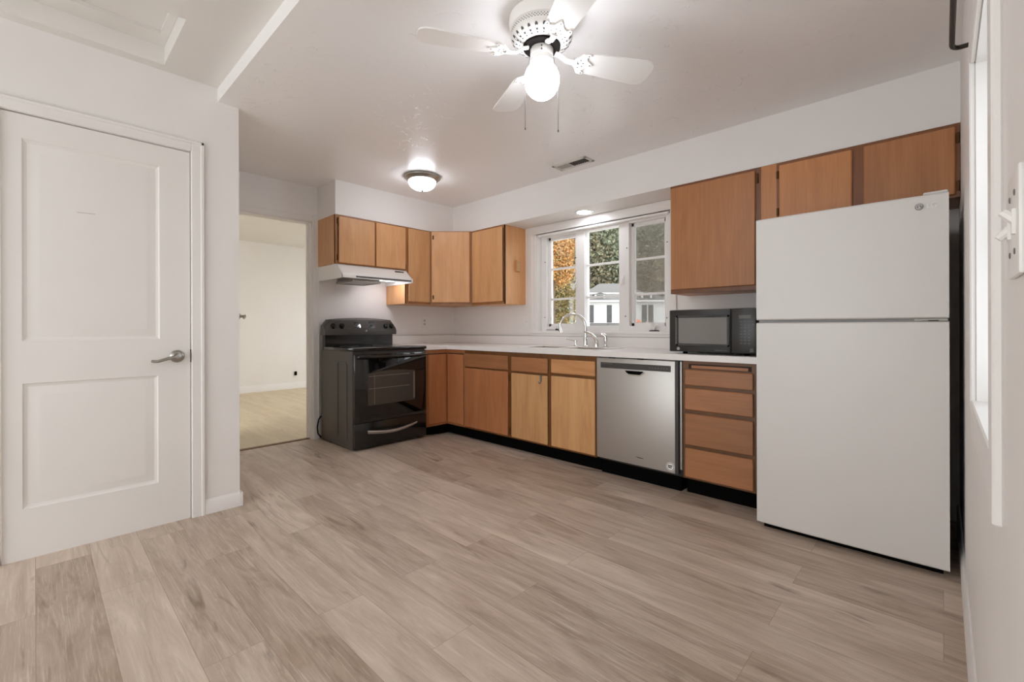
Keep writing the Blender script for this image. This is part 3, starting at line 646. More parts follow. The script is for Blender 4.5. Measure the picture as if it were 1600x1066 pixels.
b.tube([(-2.125, 3.25, ZK + .045), (-2.14, 3.247, ZK + .08), (-2.165, 3.243, ZK + .105), (-2.20, 3.238, ZK + .122), (-2.238, 3.232, ZK + .128)], [0.016, 0.0125, 0.010, 0.008, 0.006], 10); b.build('lever', 'chrome', fa)
sp = thing('side_sprayer', 'chrome side sprayer standing right of the faucet', 'sprayer', (-2.035, 3.25, ZK))
b = MB(); b.lathe([(0, 0), (0.02, 0), (0.02, 0.006), (0.012, 0.014), (0.011, 0.03), (0.016, 0.06), (0.015, 0.075)], (-2.035, 3.25, ZK), 16); b.tube([(-2.035, 3.25, ZK + .07), (-2.036, 3.248, ZK + .09), (-2.05, 3.243, ZK + .104), (-2.075, 3.235, ZK + .105)], [0.015, 0.015, 0.013, 0.01], 12); b.build('spray_head', 'chrome', sp)
sd = thing('soap_dispenser', 'chrome soap dispenser standing left of the faucet', 'soap dispenser', (-2.34, 3.25, ZK))
b = MB(); b.lathe([(0, 0), (0.018, 0), (0.018, 0.005), (0.010, 0.012), (0.009, 0.035), (0.014, 0.04), (0.014, 0.052), (0, 0.055)], (-2.34, 3.25, ZK), 16); b.build('pump', 'chrome', sd)
b = MB(); b.tube([(-2.34, 3.25, ZK + .046), (-2.38, 3.235, ZK + .056), (-2.42, 3.22, ZK + .066)], [0.006, 0.005, 0.005], 8); b.build('nozzle', 'chrome', sd)

# ------------------------------------------------------------------ range
ZF = 0.034
rg = thing('electric_range', 'black electric range standing against the wall beside the doorway', 'stove', (-3.83, 2.15, ZF))
XF0, XF1, Y0, Y1 = -4.14, -3.545, 1.797, 2.513
b = MB(); b.box(XF0, XF1, Y0, Y1, ZF + 0.012, 0.862, 0.004); b.build('body', 'blackside', rg)
for (x, y) in ((XF0 + .05, Y0 + .05), (XF0 + .05, Y1 - .05), (XF1 - .05, Y0 + .05), (XF1 - .05, Y1 - .05)):
    b = MB(); b.lathe([(0.02, ZF - .002), (0.02, ZF + .014)], (x, y, 0), 12); b.build('foot', 'toe', rg)
# embossed side panel outline
b = MB()
b.tube([(-3.805, Y0 - .0005, 0.12), (-3.805, Y0 - .0005, 0.75), (-3.79, Y0 - .0005, 0.768), (-3.655, Y0 - .0005, 0.762), (-3.64, Y0 - .0005, 0.745), (-3.64, Y0 - .0005, 0.12)], 0.004, 8); b.build('side_emboss', 'blackside', rg)
b = MB(); b.box(XF0 + .06, XF1 + .03, Y0 - .004, Y1 + .004, 0.862, 0.889, 0.006, 2); b.build('cooktop', 'black', rg)
for (x, y, r_) in ((-3.70, 1.98, .1), (-3.70, 2.33, .08), (-3.96, 1.98, .08), (-3.96, 2.33, .1)):
    b = MB(); b.lathe([(r_ - .004, 0.8893), (r_, 0.8897), (r_ + .001, 0.8893)], (x, y, 0), 40, caps=False); b.build('burner_ring', 'dimmark', rg)
# backguard: riser + curved control panel
b = MB(); b.box(XF0, -4.08, Y0 + .01, Y1 - .01, 0.862, 1.0, 0.004); b.build('backguard_riser', 'black', rg)
n = 16; prof = []
def bg(s, zt):
    return Y0 - .006 + s * (Y1 + .012 - Y0 + .006)
vsf = MB(); pts_t = [(s, 1.128 + 0.026 * math.sin(math.pi * s) ** 0.8) for s in np.linspace(0, 1, n + 1)]
vs = []; fs = []
for (s, zt) in pts_t:
    y = bg(s, zt); bow = 0.022 * math.sin(math.pi * s)
    e = 0.5 - abs(s - 0.5); zt2 = zt - (0.05 * (1 - e / 0.06) ** 2 if e < 0.06 else 0)
    vs += [(-4.135, y, zt2), (-4.085, y, zt2), (-4.062 + bow * .6, y, zt2 - 0.02), (-4.045 + bow, y, 1.03), (-4.05 + bow, y, 0.992), (-4.135, y, 0.992)]
for i in range(n):
    for k in range(6): fs.append((i * 6 + k, i * 6 + (k + 1) % 6, (i + 1) * 6 + (k + 1) % 6, (i + 1) * 6 + k))
fs += [(0, 1, 2, 3, 4, 5), tuple(range(n * 6, n * 6 + 6))]
vsf.raw(vs, fs); pan = vsf.build('control_panel', 'panelgrey', rg)
def panx(y, z):
    s = (y - (Y0 - .006)) / (Y1 - Y0 + .018); bow = 0.022 * math.sin(math.pi * max(0, min(1, s))); t = (z - 1.03) / 0.1
    return -4.045 + bow - 0.017 * t - 0.4 * bow * t
for y in (1.868, 1.945, 2.40, 2.465):
    x = panx(y, 1.075); KM = Matrix.Translation((x, y, 1.075)) @ Matrix.Rotation(R(-10), 4, 'Y')
    b = MB(KM); b.lathe([(0, 0.026), (0.017, 0.026), (0.02, 0.02), (0.022, 0.004), (0.027, 0.002), (0.027, -0.006)], (0, 0, 0), 20, 'x'); b.box(0.024, 0.034, -0.005, 0.005, -0.02, 0.02, 0.002)
    for i in range(12):
        a = i * math.pi / 6; b.box(0.0, 0.003, 0.031 * math.cos(a) - .002, 0.031 * math.cos(a) + .002, 0.031 * math.sin(a) - .002, 0.031 * math.sin(a) + .002, mi=1)
    b.build('knob', ['black', 'dimmark'], pan)
b = MB(); ym = (2.06, 2.28)
b.raw([(panx(ym[0], 1.055) + .002, ym[0], 1.055), (panx(ym[1], 1.055) + .002, ym[1], 1.055), (panx(ym[1], 1.115) + .002, ym[1], 1.115), (panx(ym[0], 1.115) + .002, ym[0], 1.115)], [(0, 1, 2, 3)]); b.build('display', 'blackglass', pan)
for grp in ([(2.07 + .018 * i, 2.08 + .018 * i, 1.093, 1.099) for i in range(3)], [(2.07 + .018 * i, 2.082 + .018 * i, 1.068, 1.072) for i in range(3)],
            [(2.15 + .02 * i, 2.163 + .02 * i, 1.066, 1.071) for i in range(4)], [(2.225 + .015 * i, 2.235 + .015 * i, 1.09, 1.098) for i in range(3)], [(1.99, 2.03, 1.052, 1.054)]):
    b = MB()
    for (y0, y1, z0, z1) in grp:
        x = panx((y0 + y1) / 2, (z0 + z1) / 2) + .003; b.box(x - .001, x, y0, y1, z0, z1)
    b.build('panel_lettering', 'dimmark', pan)
b = MB(); b.lathe([(0, 0.003), (0.009, 0.003), (0.01, 0.0)], (panx(2.183, 1.03), 2.183, 1.03), 18, 'x'); b.build('emblem', 'mark', pan)
# oven door
XD = -3.512
b = MB(); b.box(XF1 + .002, XD, Y0 + .004, Y1 - .004, 0.287, 0.835, 0.006, 2); od = b.build('oven_door', 'blackglass', rg)
wn = MB(); top = [(s, 0.672 + 0.016 * math.sin(math.pi * s)) for s in np.linspace(0, 1, 13)]; wy0, wy1 = 1.917, 2.385
poly = [(wy0, 0.402), (wy1, 0.402)] + [(wy0 + s * (wy1 - wy0), z) for s, z in reversed(top)]
wn.prism(poly, 'x', XD - .002, XD + .0012); wn.build('oven_window', 'ovenglass', od)
b = MB()
for z in (0.54, 0.645): b.box(XD + .0012, XD + .002, wy0 + .01, wy1 - .06, z, z + .004)
b.box(XD + .0012, XD + .002, wy0 + .06, wy0 + .063, 0.41, 0.66); b.build('rack', 'rack', od)
b = MB(); b.box(XD + .0012, XD + .002, wy1 - .02, wy1 - .005, 0.42, 0.66); b.build('window_edge', 'dimmark', od)
b = MB(); hp = [(XD + 0.0, Y0 + .03, 0.815)] + [(XD + 0.03 + 0.018 * math.sin(math.pi * t), Y0 + .03 + t * (Y1 - Y0 - .06), 0.815 - 0.004 * math.sin(math.pi * t)) for t in np.linspace(0, 1, 15)] + [(XD + 0.0, Y1 - .03, 0.815)]
b.tube(hp, 0.012, 10); b.build('handle', 'black', od)
# drawer
b = MB(); b.box(XF1 + .002, XD + .002, Y0 + .004, Y1 - .004, ZF + 0.018, 0.262, 0.008, 2); dr = b.build('storage_drawer', 'black', rg)
b = MB(); vs = []; fs = []; nn = 14
for i in range(nn + 1):
    t = i / nn; y = 1.912 + t * 0.49; dz = -0.028 * math.sin(math.pi * t) + 0.012 * t; out = 0.022 * math.sin(math.pi * t) + 0.006
    th = 0.014 - 0.006 * t
    vs += [(XD + out, y, 0.182 + dz + th), (XD + out + .006, y, 0.182 + dz + th * .5), (XD + out, y, 0.182 + dz - th), (XD + .001, y, 0.182 + dz - th * .5), (XD + .001, y, 0.182 + dz + th * .9)]
for i in range(nn):
    for k in range(5): fs.append((i * 5 + k, i * 5 + (k + 1) % 5, (i + 1) * 5 + (k + 1) % 5, (i + 1) * 5 + k))
fs += [(0, 1, 2, 3, 4), tuple(range(nn * 5, nn * 5 + 5))]
b.raw(vs, fs); hd = b.build('drawer_handle', 'steel', dr); hd['label'] = 'curved silver drawer pull'
b = MB(); b.tube([(-4.15, 1.80, 0.25), (-4.16, 1.782, 0.22), (-4.165, 1.772, 0.15), (-4.16, 1.775, 0.09), (-4.15, 1.80, 0.055)], 0.006, 8); b.build('power_cord', 'toe', rg)

# ------------------------------------------------------------------ range hood
hd = thing('range_hood', 'white under-cabinet range hood above the black stove', 'range hood', (-3.98, 2.16, 1.44))
HYa, HYb = 1.803, 2.51
b = MB()
prof = [(XS + .002, 1.62), (-3.854, 1.62), (-3.83, 1.605), (-3.79, 1.57), (-3.745, 1.535), (-3.735, 1.52), (-3.735, 1.492), (-3.76, 1.490), (XS + .002, 1.488)]
skin = prof[:7] + [(-3.75, 1.494), (-3.75, 1.518), (-3.80, 1.575), (-3.838, 1.6), (XS + .002, 1.605)]
b.prism(skin, 'y', HYa, HYb)
for (p, q) in ((HYa, HYa + .006), (HYb - .006, HYb)): b.prism(prof, 'y', p - .0005, q + .0005)
b.box(XS + .002, -3.77, HYa + .004, HYb - .004, 1.532, 1.54)
b.build('shell', 'white', hd, ang=50)
b = MB(); b.box(-3.736, -3.732, 1.93, HYb - .01, 1.502, 1.514); b.build('grip_strip', 'darkgrey', hd)
b = MB(); b.box(-3.75, -3.728, HYb - .015, HYb + .003, 1.488, 1.53, 0.004); b.build('end_cap', 'white', hd)
HN = Matrix.Translation((-3.815, 2.42, 1.5925)) @ Matrix.Rotation(R(41), 4, 'Y')
b = MB(HN); b.box(-.002, .004, -.055, .04, -.011, .011, 0.001); sp_ = b.build('switch_panel', 'hoodpanel', hd)
b = MB(HN); b.box(.004, .007, .0, .03, -.006, .006, 0.001); b.build('rocker_switch', 'mark', sp_)
b = MB(); b.box(-4.1, -3.80, 1.93, 2.2, 1.472, 1.531, 0.003); b.build('grease_filter', 'filter', hd)
b = MB()
for (x0, x1, y0, y1) in ((-4.11, -3.79, 1.925, 1.94), (-4.11, -3.79, 2.19, 2.205), (-4.11, -4.095, 1.94, 2.19), (-3.805, -3.79, 1.94, 2.19)): b.box(x0, x1, y0, y1, 1.466, 1.487, 0.002)
b.build('filter_frame', 'steel', hd)
b = MB(); b.box(-4.0, -3.86, 2.26, 2.44, 1.516, 1.5315, 0.003); g = b.build('lamp_lens', 'hoodlamp', hd); g['label'] = 'lit lamp lens under the hood'

# ------------------------------------------------------------------ dishwasher
dw = thing('dishwasher', 'stainless dishwasher between the sink cabinet and the drawers', 'dishwasher', (-1.52, 3.1, 0))
b = MB(); b.box(-1.828, -1.206, 2.83, 3.39, 0.1, 0.842); b.build('tub', 'plastic', dw)
b = MB(); b.box(-1.82, -1.225, 2.85, 3.35, 0.0, 0.1); b.build('toe_kick', 'toe', dw)
D = WIN(2.80)
b = MB(D); b.box(-1.831, -1.243, -0.035, 0.0, 0.118, 0.838, 0.004, 2); df = b.build('front_door', 'dwsteel', dw)
b = MB(D); b.box(-1.2425, -1.222, -0.035, -0.002, 0.118, 0.838); b.build('door_side', 'darkgrey', dw)
b = MB(D); b.box(-1.215, -1.203, -0.05, -0.012, 0.15, 0.835); b.build('gap_strip', 'steel', dw)
b = MB(D); b.box(-1.795, -1.27, 0.0003, 0.0015, 0.766, 0.806); cp = b.build('control_strip', 'darkgrey', df)
b = MB(D)
for i in range(7): b.box(-1.42 + .02 * i, -1.41 + .02 * i, 0.0015, 0.002, 0.783, 0.788)
b.build('panel_lettering', 'dimmark', df)
b = MB(D); b.box(-1.785, -1.70, 0.0015, 0.002, 0.797, 0.80); b.build('panel_lettering', 'dimmark', df)
b = MB(D); b.prism([(-1.597, 0.757), (-1.458, 0.757), (-1.465, 0.745), (-1.482, 0.732), (-1.57, 0.732), (-1.588, 0.745)], 'y', 0.0003, 0.002); b.build('pocket_handle', 'toe', df)
b = MB(D); b.tube([(-1.60, 0.004, 0.756), (-1.588, 0.006, 0.742), (-1.568, 0.007, 0.731), (-1.485, 0.007, 0.731), (-1.466, 0.006, 0.742), (-1.455, 0.004, 0.756)], 0.004, 8); b.build('handle_lip', 'chrome', df)
b = MB(D); b.raw([(-1.527, .0006, .178), (-1.497, .0006, .170), (-1.463, .0006, .171), (-1.463, .0006, .1745), (-1.497, .0006, .176)], [(0, 1, 2, 3, 4)]); b.build('logo', 'darkgrey', df)
b = MB(D); b.lathe([(0, 0.0008), (0.028, 0.0008), (0.028, 0.0002)], (-1.275, 0, 0.158), 28, 'y'); 
for i in range(24):
    a = i * math.pi / 12; b.box(-1.275 + .023 * math.cos(a) - .0018, -1.275 + .023 * math.cos(a) + .0018, .0009, .0013, .158 + .023 * math.sin(a) - .0018, .158 + .023 * math.sin(a) + .0018, mi=1)
b.box(-1.290, -1.262, .0009, .0013, .161, .167, mi=1); b.box(-1.286, -1.266, .0009, .0013, .150, .156, mi=1); b.box(-1.288, -1.284, .0009, .0013, .15, .165, mi=1); b.build('sticker', ['logolight', 'toe'], df)
for x in (-1.70, -1.485):
    b = MB(); b.box(x - .02, x + .02, 2.79, 2.82, 0.838, 0.8455, 0.002); b.build('mounting_clip', 'toe', dw)

# ------------------------------------------------------------------ microwave
mw = thing('microwave', 'black countertop microwave beside the refrigerator', 'microwave', (-1.05, 3.03, CZ1))
MZ0, MZ1 = 0.897, 1.167; Q = WIN(2.875)
b = MB(Q); b.box(-1.302, -0.785, -0.33, -0.002, MZ0, MZ1, 0.004); b.build('body', 'plastic', mw)
for (x, v) in ((-1.22, -.03), (-.85, -.03), (-1.22, -.3), (-.85, -.3)):
    b = MB(Q); b.lathe([(0.016, CZ1 + .0002), (0.013, MZ0 + .001)], (x, v, 0), 12); b.build('foot', 'toe', mw)
b = MB(Q); b.box(-1.306, -0.925, -0.002, 0.016, MZ0 + .001, MZ1 - .001, 0.006, 2); md = b.build('front_door', 'plastic', mw)
b = MB(Q); b.box(-1.245, -0.945, 0.0155, 0.0172, 0.95, 1.115); b.build('window', 'mwglass', md)
b = MB(Q)
for (x0, x1, z0, z1) in ((-1.262, -1.245, .935, 1.13), (-.945, -.93, .935, 1.13), (-1.262, -.93, 1.115, 1.13), (-1.262, -.93, .935, .95)): b.box(x0, x1, 0.0155, 0.021, z0, z1, 0.003)
b.build('window_frame', 'black', md)
b = MB(Q); b.box(-1.262, -1.256, .021, .0215, .945, 1.12); b.build('frame_glint', 'dimmark', md)
b = MB(Q); b.lathe([(0, 0.018), (0.0095, 0.018), (0.0105, 0.0155)], (-1.246, 0, 0.917), 20, 'y'); b.build('emblem', 'mark', md)
b = MB(Q); b.box(-1.02, -.945, .0158, .0163, .9105, .9135); b.build('lettering', 'dimmark', md)
b = MB(Q); b.box(-0.923, -0.785, -0.002, 0.014, MZ0 + .001, MZ1 - .001, 0.006, 2); mp = b.build('control_panel', 'plastic', mw)
b = MB(Q); b.box(-.878, -.812, .0138, .0145, 1.105, 1.125); b.build('display', 'dimmark', mp)
b = MB(Q)
for r_ in range(8):
    for k in range(4 if r_ in (0, 1) else 3): b.box(-.872 + k * .0215, -.861 + k * .0215, .0138, .0144, 1.085 - r_ * .0185, 1.0895 - r_ * .0185)
b.build('keypad', 'dimmark', mp)
b = MB(Q); b.box(-.82, -.797, .0135, .0155, .905, .93, .001); b.build('release_button', 'plastic', mp)

# ------------------------------------------------------------------ refrigerator
fr = thing('refrigerator', 'white top-freezer refrigerator in the corner by the right wall', 'refrigerator', (-0.345, 2.93, 0))
FY = 2.592; F = WIN(FY); FX0, FX1 = -0.711, 0.020
b = MB(F); b.box(FX0 + .004, FX1 - .004, -.70, -.085, 0.045, 1.60, 0.006); b.build('cabinet_body', 'fridgeside', fr)
b = MB(F); b.box(FX0 + .02, FX1 - .02, -.66, -.06, 0.0, 0.06); b.build('base_grille', 'toe', fr)
def fdoor(z0, z1, name):
    b = MB(F); n = 12; vs = []; fs = []
    prof = lambda s: 0.006 * (1 - (2 * s - 1) ** 2)
    for i in range(n + 1):
        s = i / n; x = FX0 + s * (FX1 - FX0)
        for (v, z) in ((-.08, z0), (prof(s) - .006, z0), (prof(s), z0 + .006), (prof(s), z1 - .006), (prof(s) - .006, z1), (-.08, z1)): vs.append((x, v - .004, z))
    for i in range(n):
        for k in range(6): fs.append((i * 6 + k, i * 6 + (k + 1) % 6, (i + 1) * 6 + (k + 1) % 6, (i + 1) * 6 + k))
    fs += [tuple(range(6)), tuple(range(n * 6, n * 6 + 6))]
    b.raw(vs, fs); return b.build(name, 'fridge', fr)
fz = fdoor(1.090, 1.614, 'freezer_door'); fd = fdoor(0.036, 1.076, 'refrigerator_door')
b = MB(F); b.box(FX0 + .01, FX1 - .01, -.08, -.016, 1.077, 1.089); b.build('door_gasket', 'gasket', fr)
b = MB(F); b.box(-.09, FX1 - .004, -.03, -.004, 1.0775, 1.0885, 0.002); b.build('middle_hinge', 'mark', fr)
b = MB(F); b.box(-.045, -.012, -.004, -.0025, 1.0785, 1.0815); b.build('hinge_slot', 'toe', fr)
b = MB(F); b.box(-.06, FX1 - .002, -.07, -.012, 1.6145, 1.626, 0.004); b.build('hinge_cover', 'fridge', fr)
b = MB(F); b.lathe([(0, 0.0035), (0.0135, 0.0035), (0.0145, 0.0)], (-0.072, 0, 1.566), 28, 'y'); b.tube([(-0.072 + .0095 * math.cos(a), .0036, 1.566 + .0095 * math.sin(a)) for a in np.linspace(0.2, 5.2, 16)], 0.0009, 6, mi=1); b.box(-0.0735, -0.0715, .0034, .0042, 1.560, 1.572, mi=1); b.box(-0.0735, -0.068, .0034, .0042, 1.560, 1.562, mi=1); b.build('logo', ['logo', 'logolight'], fz)
TM = Matrix(((1, 0, 0, -0.050), (0, 0, -1, FY - .0022), (0, 1, 0, 1.5555), (0, 0, 0, 1)))
text_mesh('logo_text', 'LG', 0.028, TM, 'logolight', fz, 0.0012)

# ------------------------------------------------------------------ ceiling fan
FXc, FYc = -1.222, 1.462
fn = thing('ceiling_fan', 'white four-blade hugger ceiling fan with a lit globe', 'ceiling fan', (FXc, FYc, ZC))
b = MB(); b.lathe([(0.0, ZC), (0.125, ZC), (0.135, ZC - .004), (0.137, ZC - .03), (0.133, ZC - .055), (0.127, ZC - .06), (0.126, ZC - .078), (0.13, ZC - .082), (0.128, ZC - .09), (0.112, ZC - .108), (0.085, ZC - .12), (0.075, ZC - .12)], (FXc, FYc, 0), 48); mh = b.build('motor_housing', 'fan', fn)
b = MB()
for i in range(64):
    a = i * 2 * math.pi / 64
    for r_ in range(3):
        aa = a + (math.pi / 64) * (r_ % 2); z = ZC - .0625 - r_ * .0055
        c_, s_ = math.cos(aa), math.sin(aa); q = 0.1272
        b.raw([(FXc + q * c_ - .0033 * s_, FYc + q * s_ + .0033 * c_, z), (FXc + q * c_, FYc + q * s_, z - .0022), (FXc + q * c_ + .0033 * s_, FYc + q * s_ - .0033 * c_, z), (FXc + q * c_, FYc + q * s_, z + .0022)], [(0, 1, 2, 3)])
o = b.build('vent_perforation', 'slot', mh)
b = MB()
for i in range(24):
    a = i * 2 * math.pi / 24; SM = Matrix.Translation((FXc, FYc, 0)) @ Matrix.Rotation(a, 4, 'Z')
    def P(rr, w): 
        zz = ZC - .090 - (0.128 - rr) / (0.128 - 0.085) * 0.031 - .0012
        if rr > 0.112: zz = ZC - .090 - (0.128 - rr) / 0.016 * 0.018 - .0015
        else: zz = ZC - .108 - (0.112 - rr) / 0.027 * 0.012 - .0015
        v = SM @ Vector((rr, w, zz)); return v[:]
    b.raw([P(.125, -.003), P(.125, .003), P(.121, .006), P(.112, .005), P(.103, .0035), P(.100, 0), P(.103, -.0035), P(.112, -.005), P(.121, -.006)], [tuple(range(9))])
    b.raw([P(.096, -.003), P(.096, .003), P(.091, .003), P(.091, -.003)], [(0, 1, 2, 3)])
b.build('vent_slots', 'slot', mh)
b = MB(); b.lathe([(0.0, ZC - .115), (0.078, ZC - .115), (0.078, ZC - .128), (0.07, ZC - .132), (0, ZC - .132)], (FXc, FYc, 0), 32); b.build('rotor', 'fandark', fn)
b = MB(); b.lathe([(0, ZC - .13), (0.045, ZC - .13), (0.048, ZC - .135), (0.048, ZC - .162), (0.043, ZC - .168), (0.041, ZC - .17)], (FXc, FYc, 0), 32); sh = b.build('switch_housing', 'fan', fn)
b = MB(); b.lathe([(0.041, ZC - .168), (0.047, ZC - .172), (0.045, ZC - .176), (0.048, ZC - .18), (0.046, ZC - .184), (0.05, ZC - .188), (0.047, ZC - .195), (0.04, ZC - .198), (0, ZC - .198)], (FXc, FYc, 0), 32); b.build('light_fitter', 'fan', fn)
for z in (ZC - .144, ZC - .158):
    b = MB(); b.lathe([(0, -.002), (0.004, -.001), (0.004, .001)], (FXc + .049 * math.cos(R(-50)), FYc + .049 * math.sin(R(-50)), z), 8, 'x'); b.build('housing_screw', 'slot', sh)
b = MB(); gz = ZC - .262; gr = .074
prof = [(0.042, ZC - .19)] + [(gr * math.sin(t), gz + gr * 1.08 * math.cos(t)) for t in np.linspace(0.62, math.pi, 20)]
prof[-1] = (0.0, gz - gr * 1.08); b.lathe(prof, (FXc, FYc, 0), 36); g = b.build('glass_globe', 'globe', fn); g['label'] = 'lit white glass globe'
# blades
BZ = ZC - .158
for ang in (59.7, 149.7 + 3, 239.7, 329.7):
    BM = Matrix.Translation((FXc, FYc, BZ)) @ Matrix.Rotation(R(ang), 4, 'Z') @ Matrix.Rotation(R(-11), 4, 'X')
    b = MB(BM); outl = []
    r0, r1, w0, w1 = 0.17, 0.514, 0.054, 0.072
    outl = [(r0 + .012, -w0 * .75), (r0 + .03, -w0)] + [(r0 + .03 + t * (r1 - .05 - r0 - .03), -(w0 + t * (w1 - w0))) for t in (0.35, 0.7, 1.0)]
    outl += [(r1 - .05 + .05 * math.sin(t), -w1 * math.cos(t) ** 0.55 if math.cos(t) > 0 else 0) for t in (0.5, 0.95, 1.3)] + [(r1, 0)]
    outl = outl + [(x, -y) for x, y in reversed(outl[:-1])] + [(r0, .02), (r0, -.02)]
    b.prism(outl, 'z', -.003, .003); bl = b.build('fan_blade', 'fan', fn)
    b = MB(BM)
    plate = [(0.148, -.018), (0.16, -.03), (0.172, -.05), (0.19, -.056), (0.205, -.052), (0.205, -.044), (0.192, -.036), (0.2, -.02), (0.222, -.008), (0.23, 0)]
    plate = plate + [(x, -y) for x, y in reversed(plate[:-1])]
    b.prism(plate, 'z', -.009, -.0031)
    b.tube([(0.062, 0, .022), (0.085, 0, .014), (0.11, 0, -.004), (0.135, 0, -.008), (0.155, 0, -.006)], [0.013, 0.0115, 0.011, 0.012, 0.016], 10, flat=0.6)
    for (x, y) in ((0.196, -.047), (0.196, .047), (0.219, 0), (0.17, -.02), (0.17, .02), (.185, -.006), (.185, .01), (.165, 0)): b.lathe([(0, -.0098), (0.0032, -.0096), (0.0032, -.0088)], (x, y, 0), 8, mi=1)
    b.build('blade_iron', ['fan', 'slot'], bl)
cr = Vector((math.cos(ANG), math.sin(ANG), 0))
for sgn, zb, nm in ((-1, 1.885, 'left'), (1, 1.875, 'right')):
    p = Vector((FXc, FYc, 0)) + cr * (sgn * 0.05) ; q = Vector((FXc, FYc, 0)) + cr * (sgn * 0.068)
    if sgn < 0: q = Vector((FXc, FYc, 0)) + cr * -0.070
    b = MB(); z = ZC - .165
    pts = [(p.x, p.y, z)] + [(p.x + (q.x - p.x) * t, p.y + (q.y - p.y) * t, z - .03 - .05 * t) for t in (0.4, 0.8, 1.0)] + [(q.x, q.y, zb + .01)]
    b.tube(pts, 0.0012, 6); b.lathe([(0, zb + .012), (0.0025, zb + .009), (0.0025, zb + .001), (0, zb)], (q.x, q.y, 0), 8); b.build('pull_chain', 'slot', fn)

# ------------------------------------------------------------------ dome light, can light, vent
DX, DY = -3.25, 2.285
dl_ = thing('dome_light', 'lit frosted dome ceiling light with a nickel rim', 'ceiling light', (DX, DY, ZC))
b = MB(); b.lathe([(0, ZC), (0.142, ZC), (0.152, ZC - .006), (0.152, ZC - .016), (0.143, ZC - .022), (0.134, ZC - .034), (0.118, ZC - .042), (0.11, ZC - .042)], (DX, DY, 0), 48); b.build('rim', 'nickel', dl_)
b = MB(); b.lathe([(0.116 * math.cos(t) ** .8, ZC - .04 - .078 * math.sin(t)) for t in np.linspace(0, math.pi / 2 - .02, 14)] + [(0, ZC - .118)], (DX, DY, 0), 40); g = b.build('glass_dome', 'dome', dl_); g['label'] = 'lit frosted glass dome'
b = MB(); b.lathe([(0, ZC - .116), (0.01, ZC - .117), (0.012, ZC - .122), (0.006, ZC - .128), (0, ZC - .134)], (DX, DY, 0), 14); b.build('finial', 'nickel', dl_)
CXl, CYl = -2.252, 3.255
cl = thing('recessed_light', 'lit round recessed light in the soffit above the window', 'ceiling light', (CXl, CYl, ZSF))
b = MB(); b.lathe([(0.06, ZSF - .006), (0.078, ZSF - .005), (0.085, ZSF - .001), (0.085, ZSF + .0)], (CXl, CYl, 0), 36, caps=False); b.build('trim_ring', 'white', cl)
b = MB(); b.lathe([(0, ZSF - .0045), (0.068, ZSF - .0045), (0.068, ZSF - .002)], (CXl, CYl, 0), 32); b.build('lens', 'can', cl)
vt = thing('ceiling_vent', 'white ceiling air register half dark near the soffit', 'vent', (-2.125, 2.925, ZC))
b = MB()
VX0, VX1, VY0, VY1 = -2.29, -1.965, 2.86, 2.99
for (x0, x1, y0, y1) in ((VX0, VX0 + .025, VY0, VY1), (VX1 - .025, VX1, VY0, VY1), (VX0, VX1, VY0, VY0 + .025), (VX0, VX1, VY1 - .025, VY1), (-2.155, -2.145, VY0, VY1)): b.box(x0, x1, y0, y1, ZC - .008, ZC - .0002, .003)
b.build('frame', 'vent', vt)
b = MB(); b.box(-2.15, VX1 - .02, VY0 + .02, VY1 - .02, ZC - .0015, ZC - .0004); b.build('duct', 'ventdark', vt)
b = MB(); b.box(VX0 + .02, -2.15, VY0 + .02, VY1 - .02, ZC - .004, ZC - .0004); b.build('damper', 'damper', vt)
for i in range(7):
    b = MB(); x = -2.135 + i * .02; b.prism([(x, ZC - .007), (x + .004, ZC - .007), (x + .010, ZC - .002), (x + .006, ZC - .002)], 'y', VY0 + .024, VY1 - .024); b.build('louver', 'slot', vt)

# ------------------------------------------------------------------ outlets
def outlet(name, label, mtx, u, z, loc, sw=False):
    t = thing(name, label, 'outlet' if not sw else 'light switch', loc)
    b = MB(mtx); b.box(u - .035, u + .035, 0.0002, .005, z - .057, z + .057, .003); pl = b.build('cover_plate', 'white', t)
    if sw:
        b = MB(mtx); b.box(u - .006, u + .006, .004, .008, z - .014, z + .014, .001); b.tube([(u, .005, z), (u, .018, z + .008)], [.005, .004], 8); b.build('toggle', 'white', t)
    else:
        for dz in (-.02, .02):
            b = MB(mtx); b.lathe([(0, .0062), (.0165, .0062), (.017, .0045)], (u, 0, z + dz), 18, 'y')
            b.box(u - .008, u - .0055, .006, .0066, z + dz - .003, z + dz + .006, mi=1); b.box(u + .0055, u + .008, .006, .0066, z + dz - .003, z + dz + .006, mi=1); b.lathe([(0, .0066), (.003, .0066), (.003, .006)], (u, 0, z + dz - .008), 8, 'y', mi=1); b.build('socket', ['vent', 'toe'], pl)
    return t
outlet('wall_outlet', 'white wall outlet above the counter right of the stove', STV(XS), 2.988, 1.118, (XS, 2.988, 1.06))
outlet('wall_switch', 'white toggle switch plate on the wall left of the window', WIN(YW), -3.062, 1.112, (-3.062, YW, 1.055), True)
t = outlet('wall_outlet', 'white outlet with a dark plug low in the next room', STV(-8.0), 3.03, 0.285, (-8.0, 3.03, 0.23))
b = MB(STV(-8.0)); b.box(3.012, 3.05, .006, .03, .26, .325, .004); b.build('plug', 'toe', t)

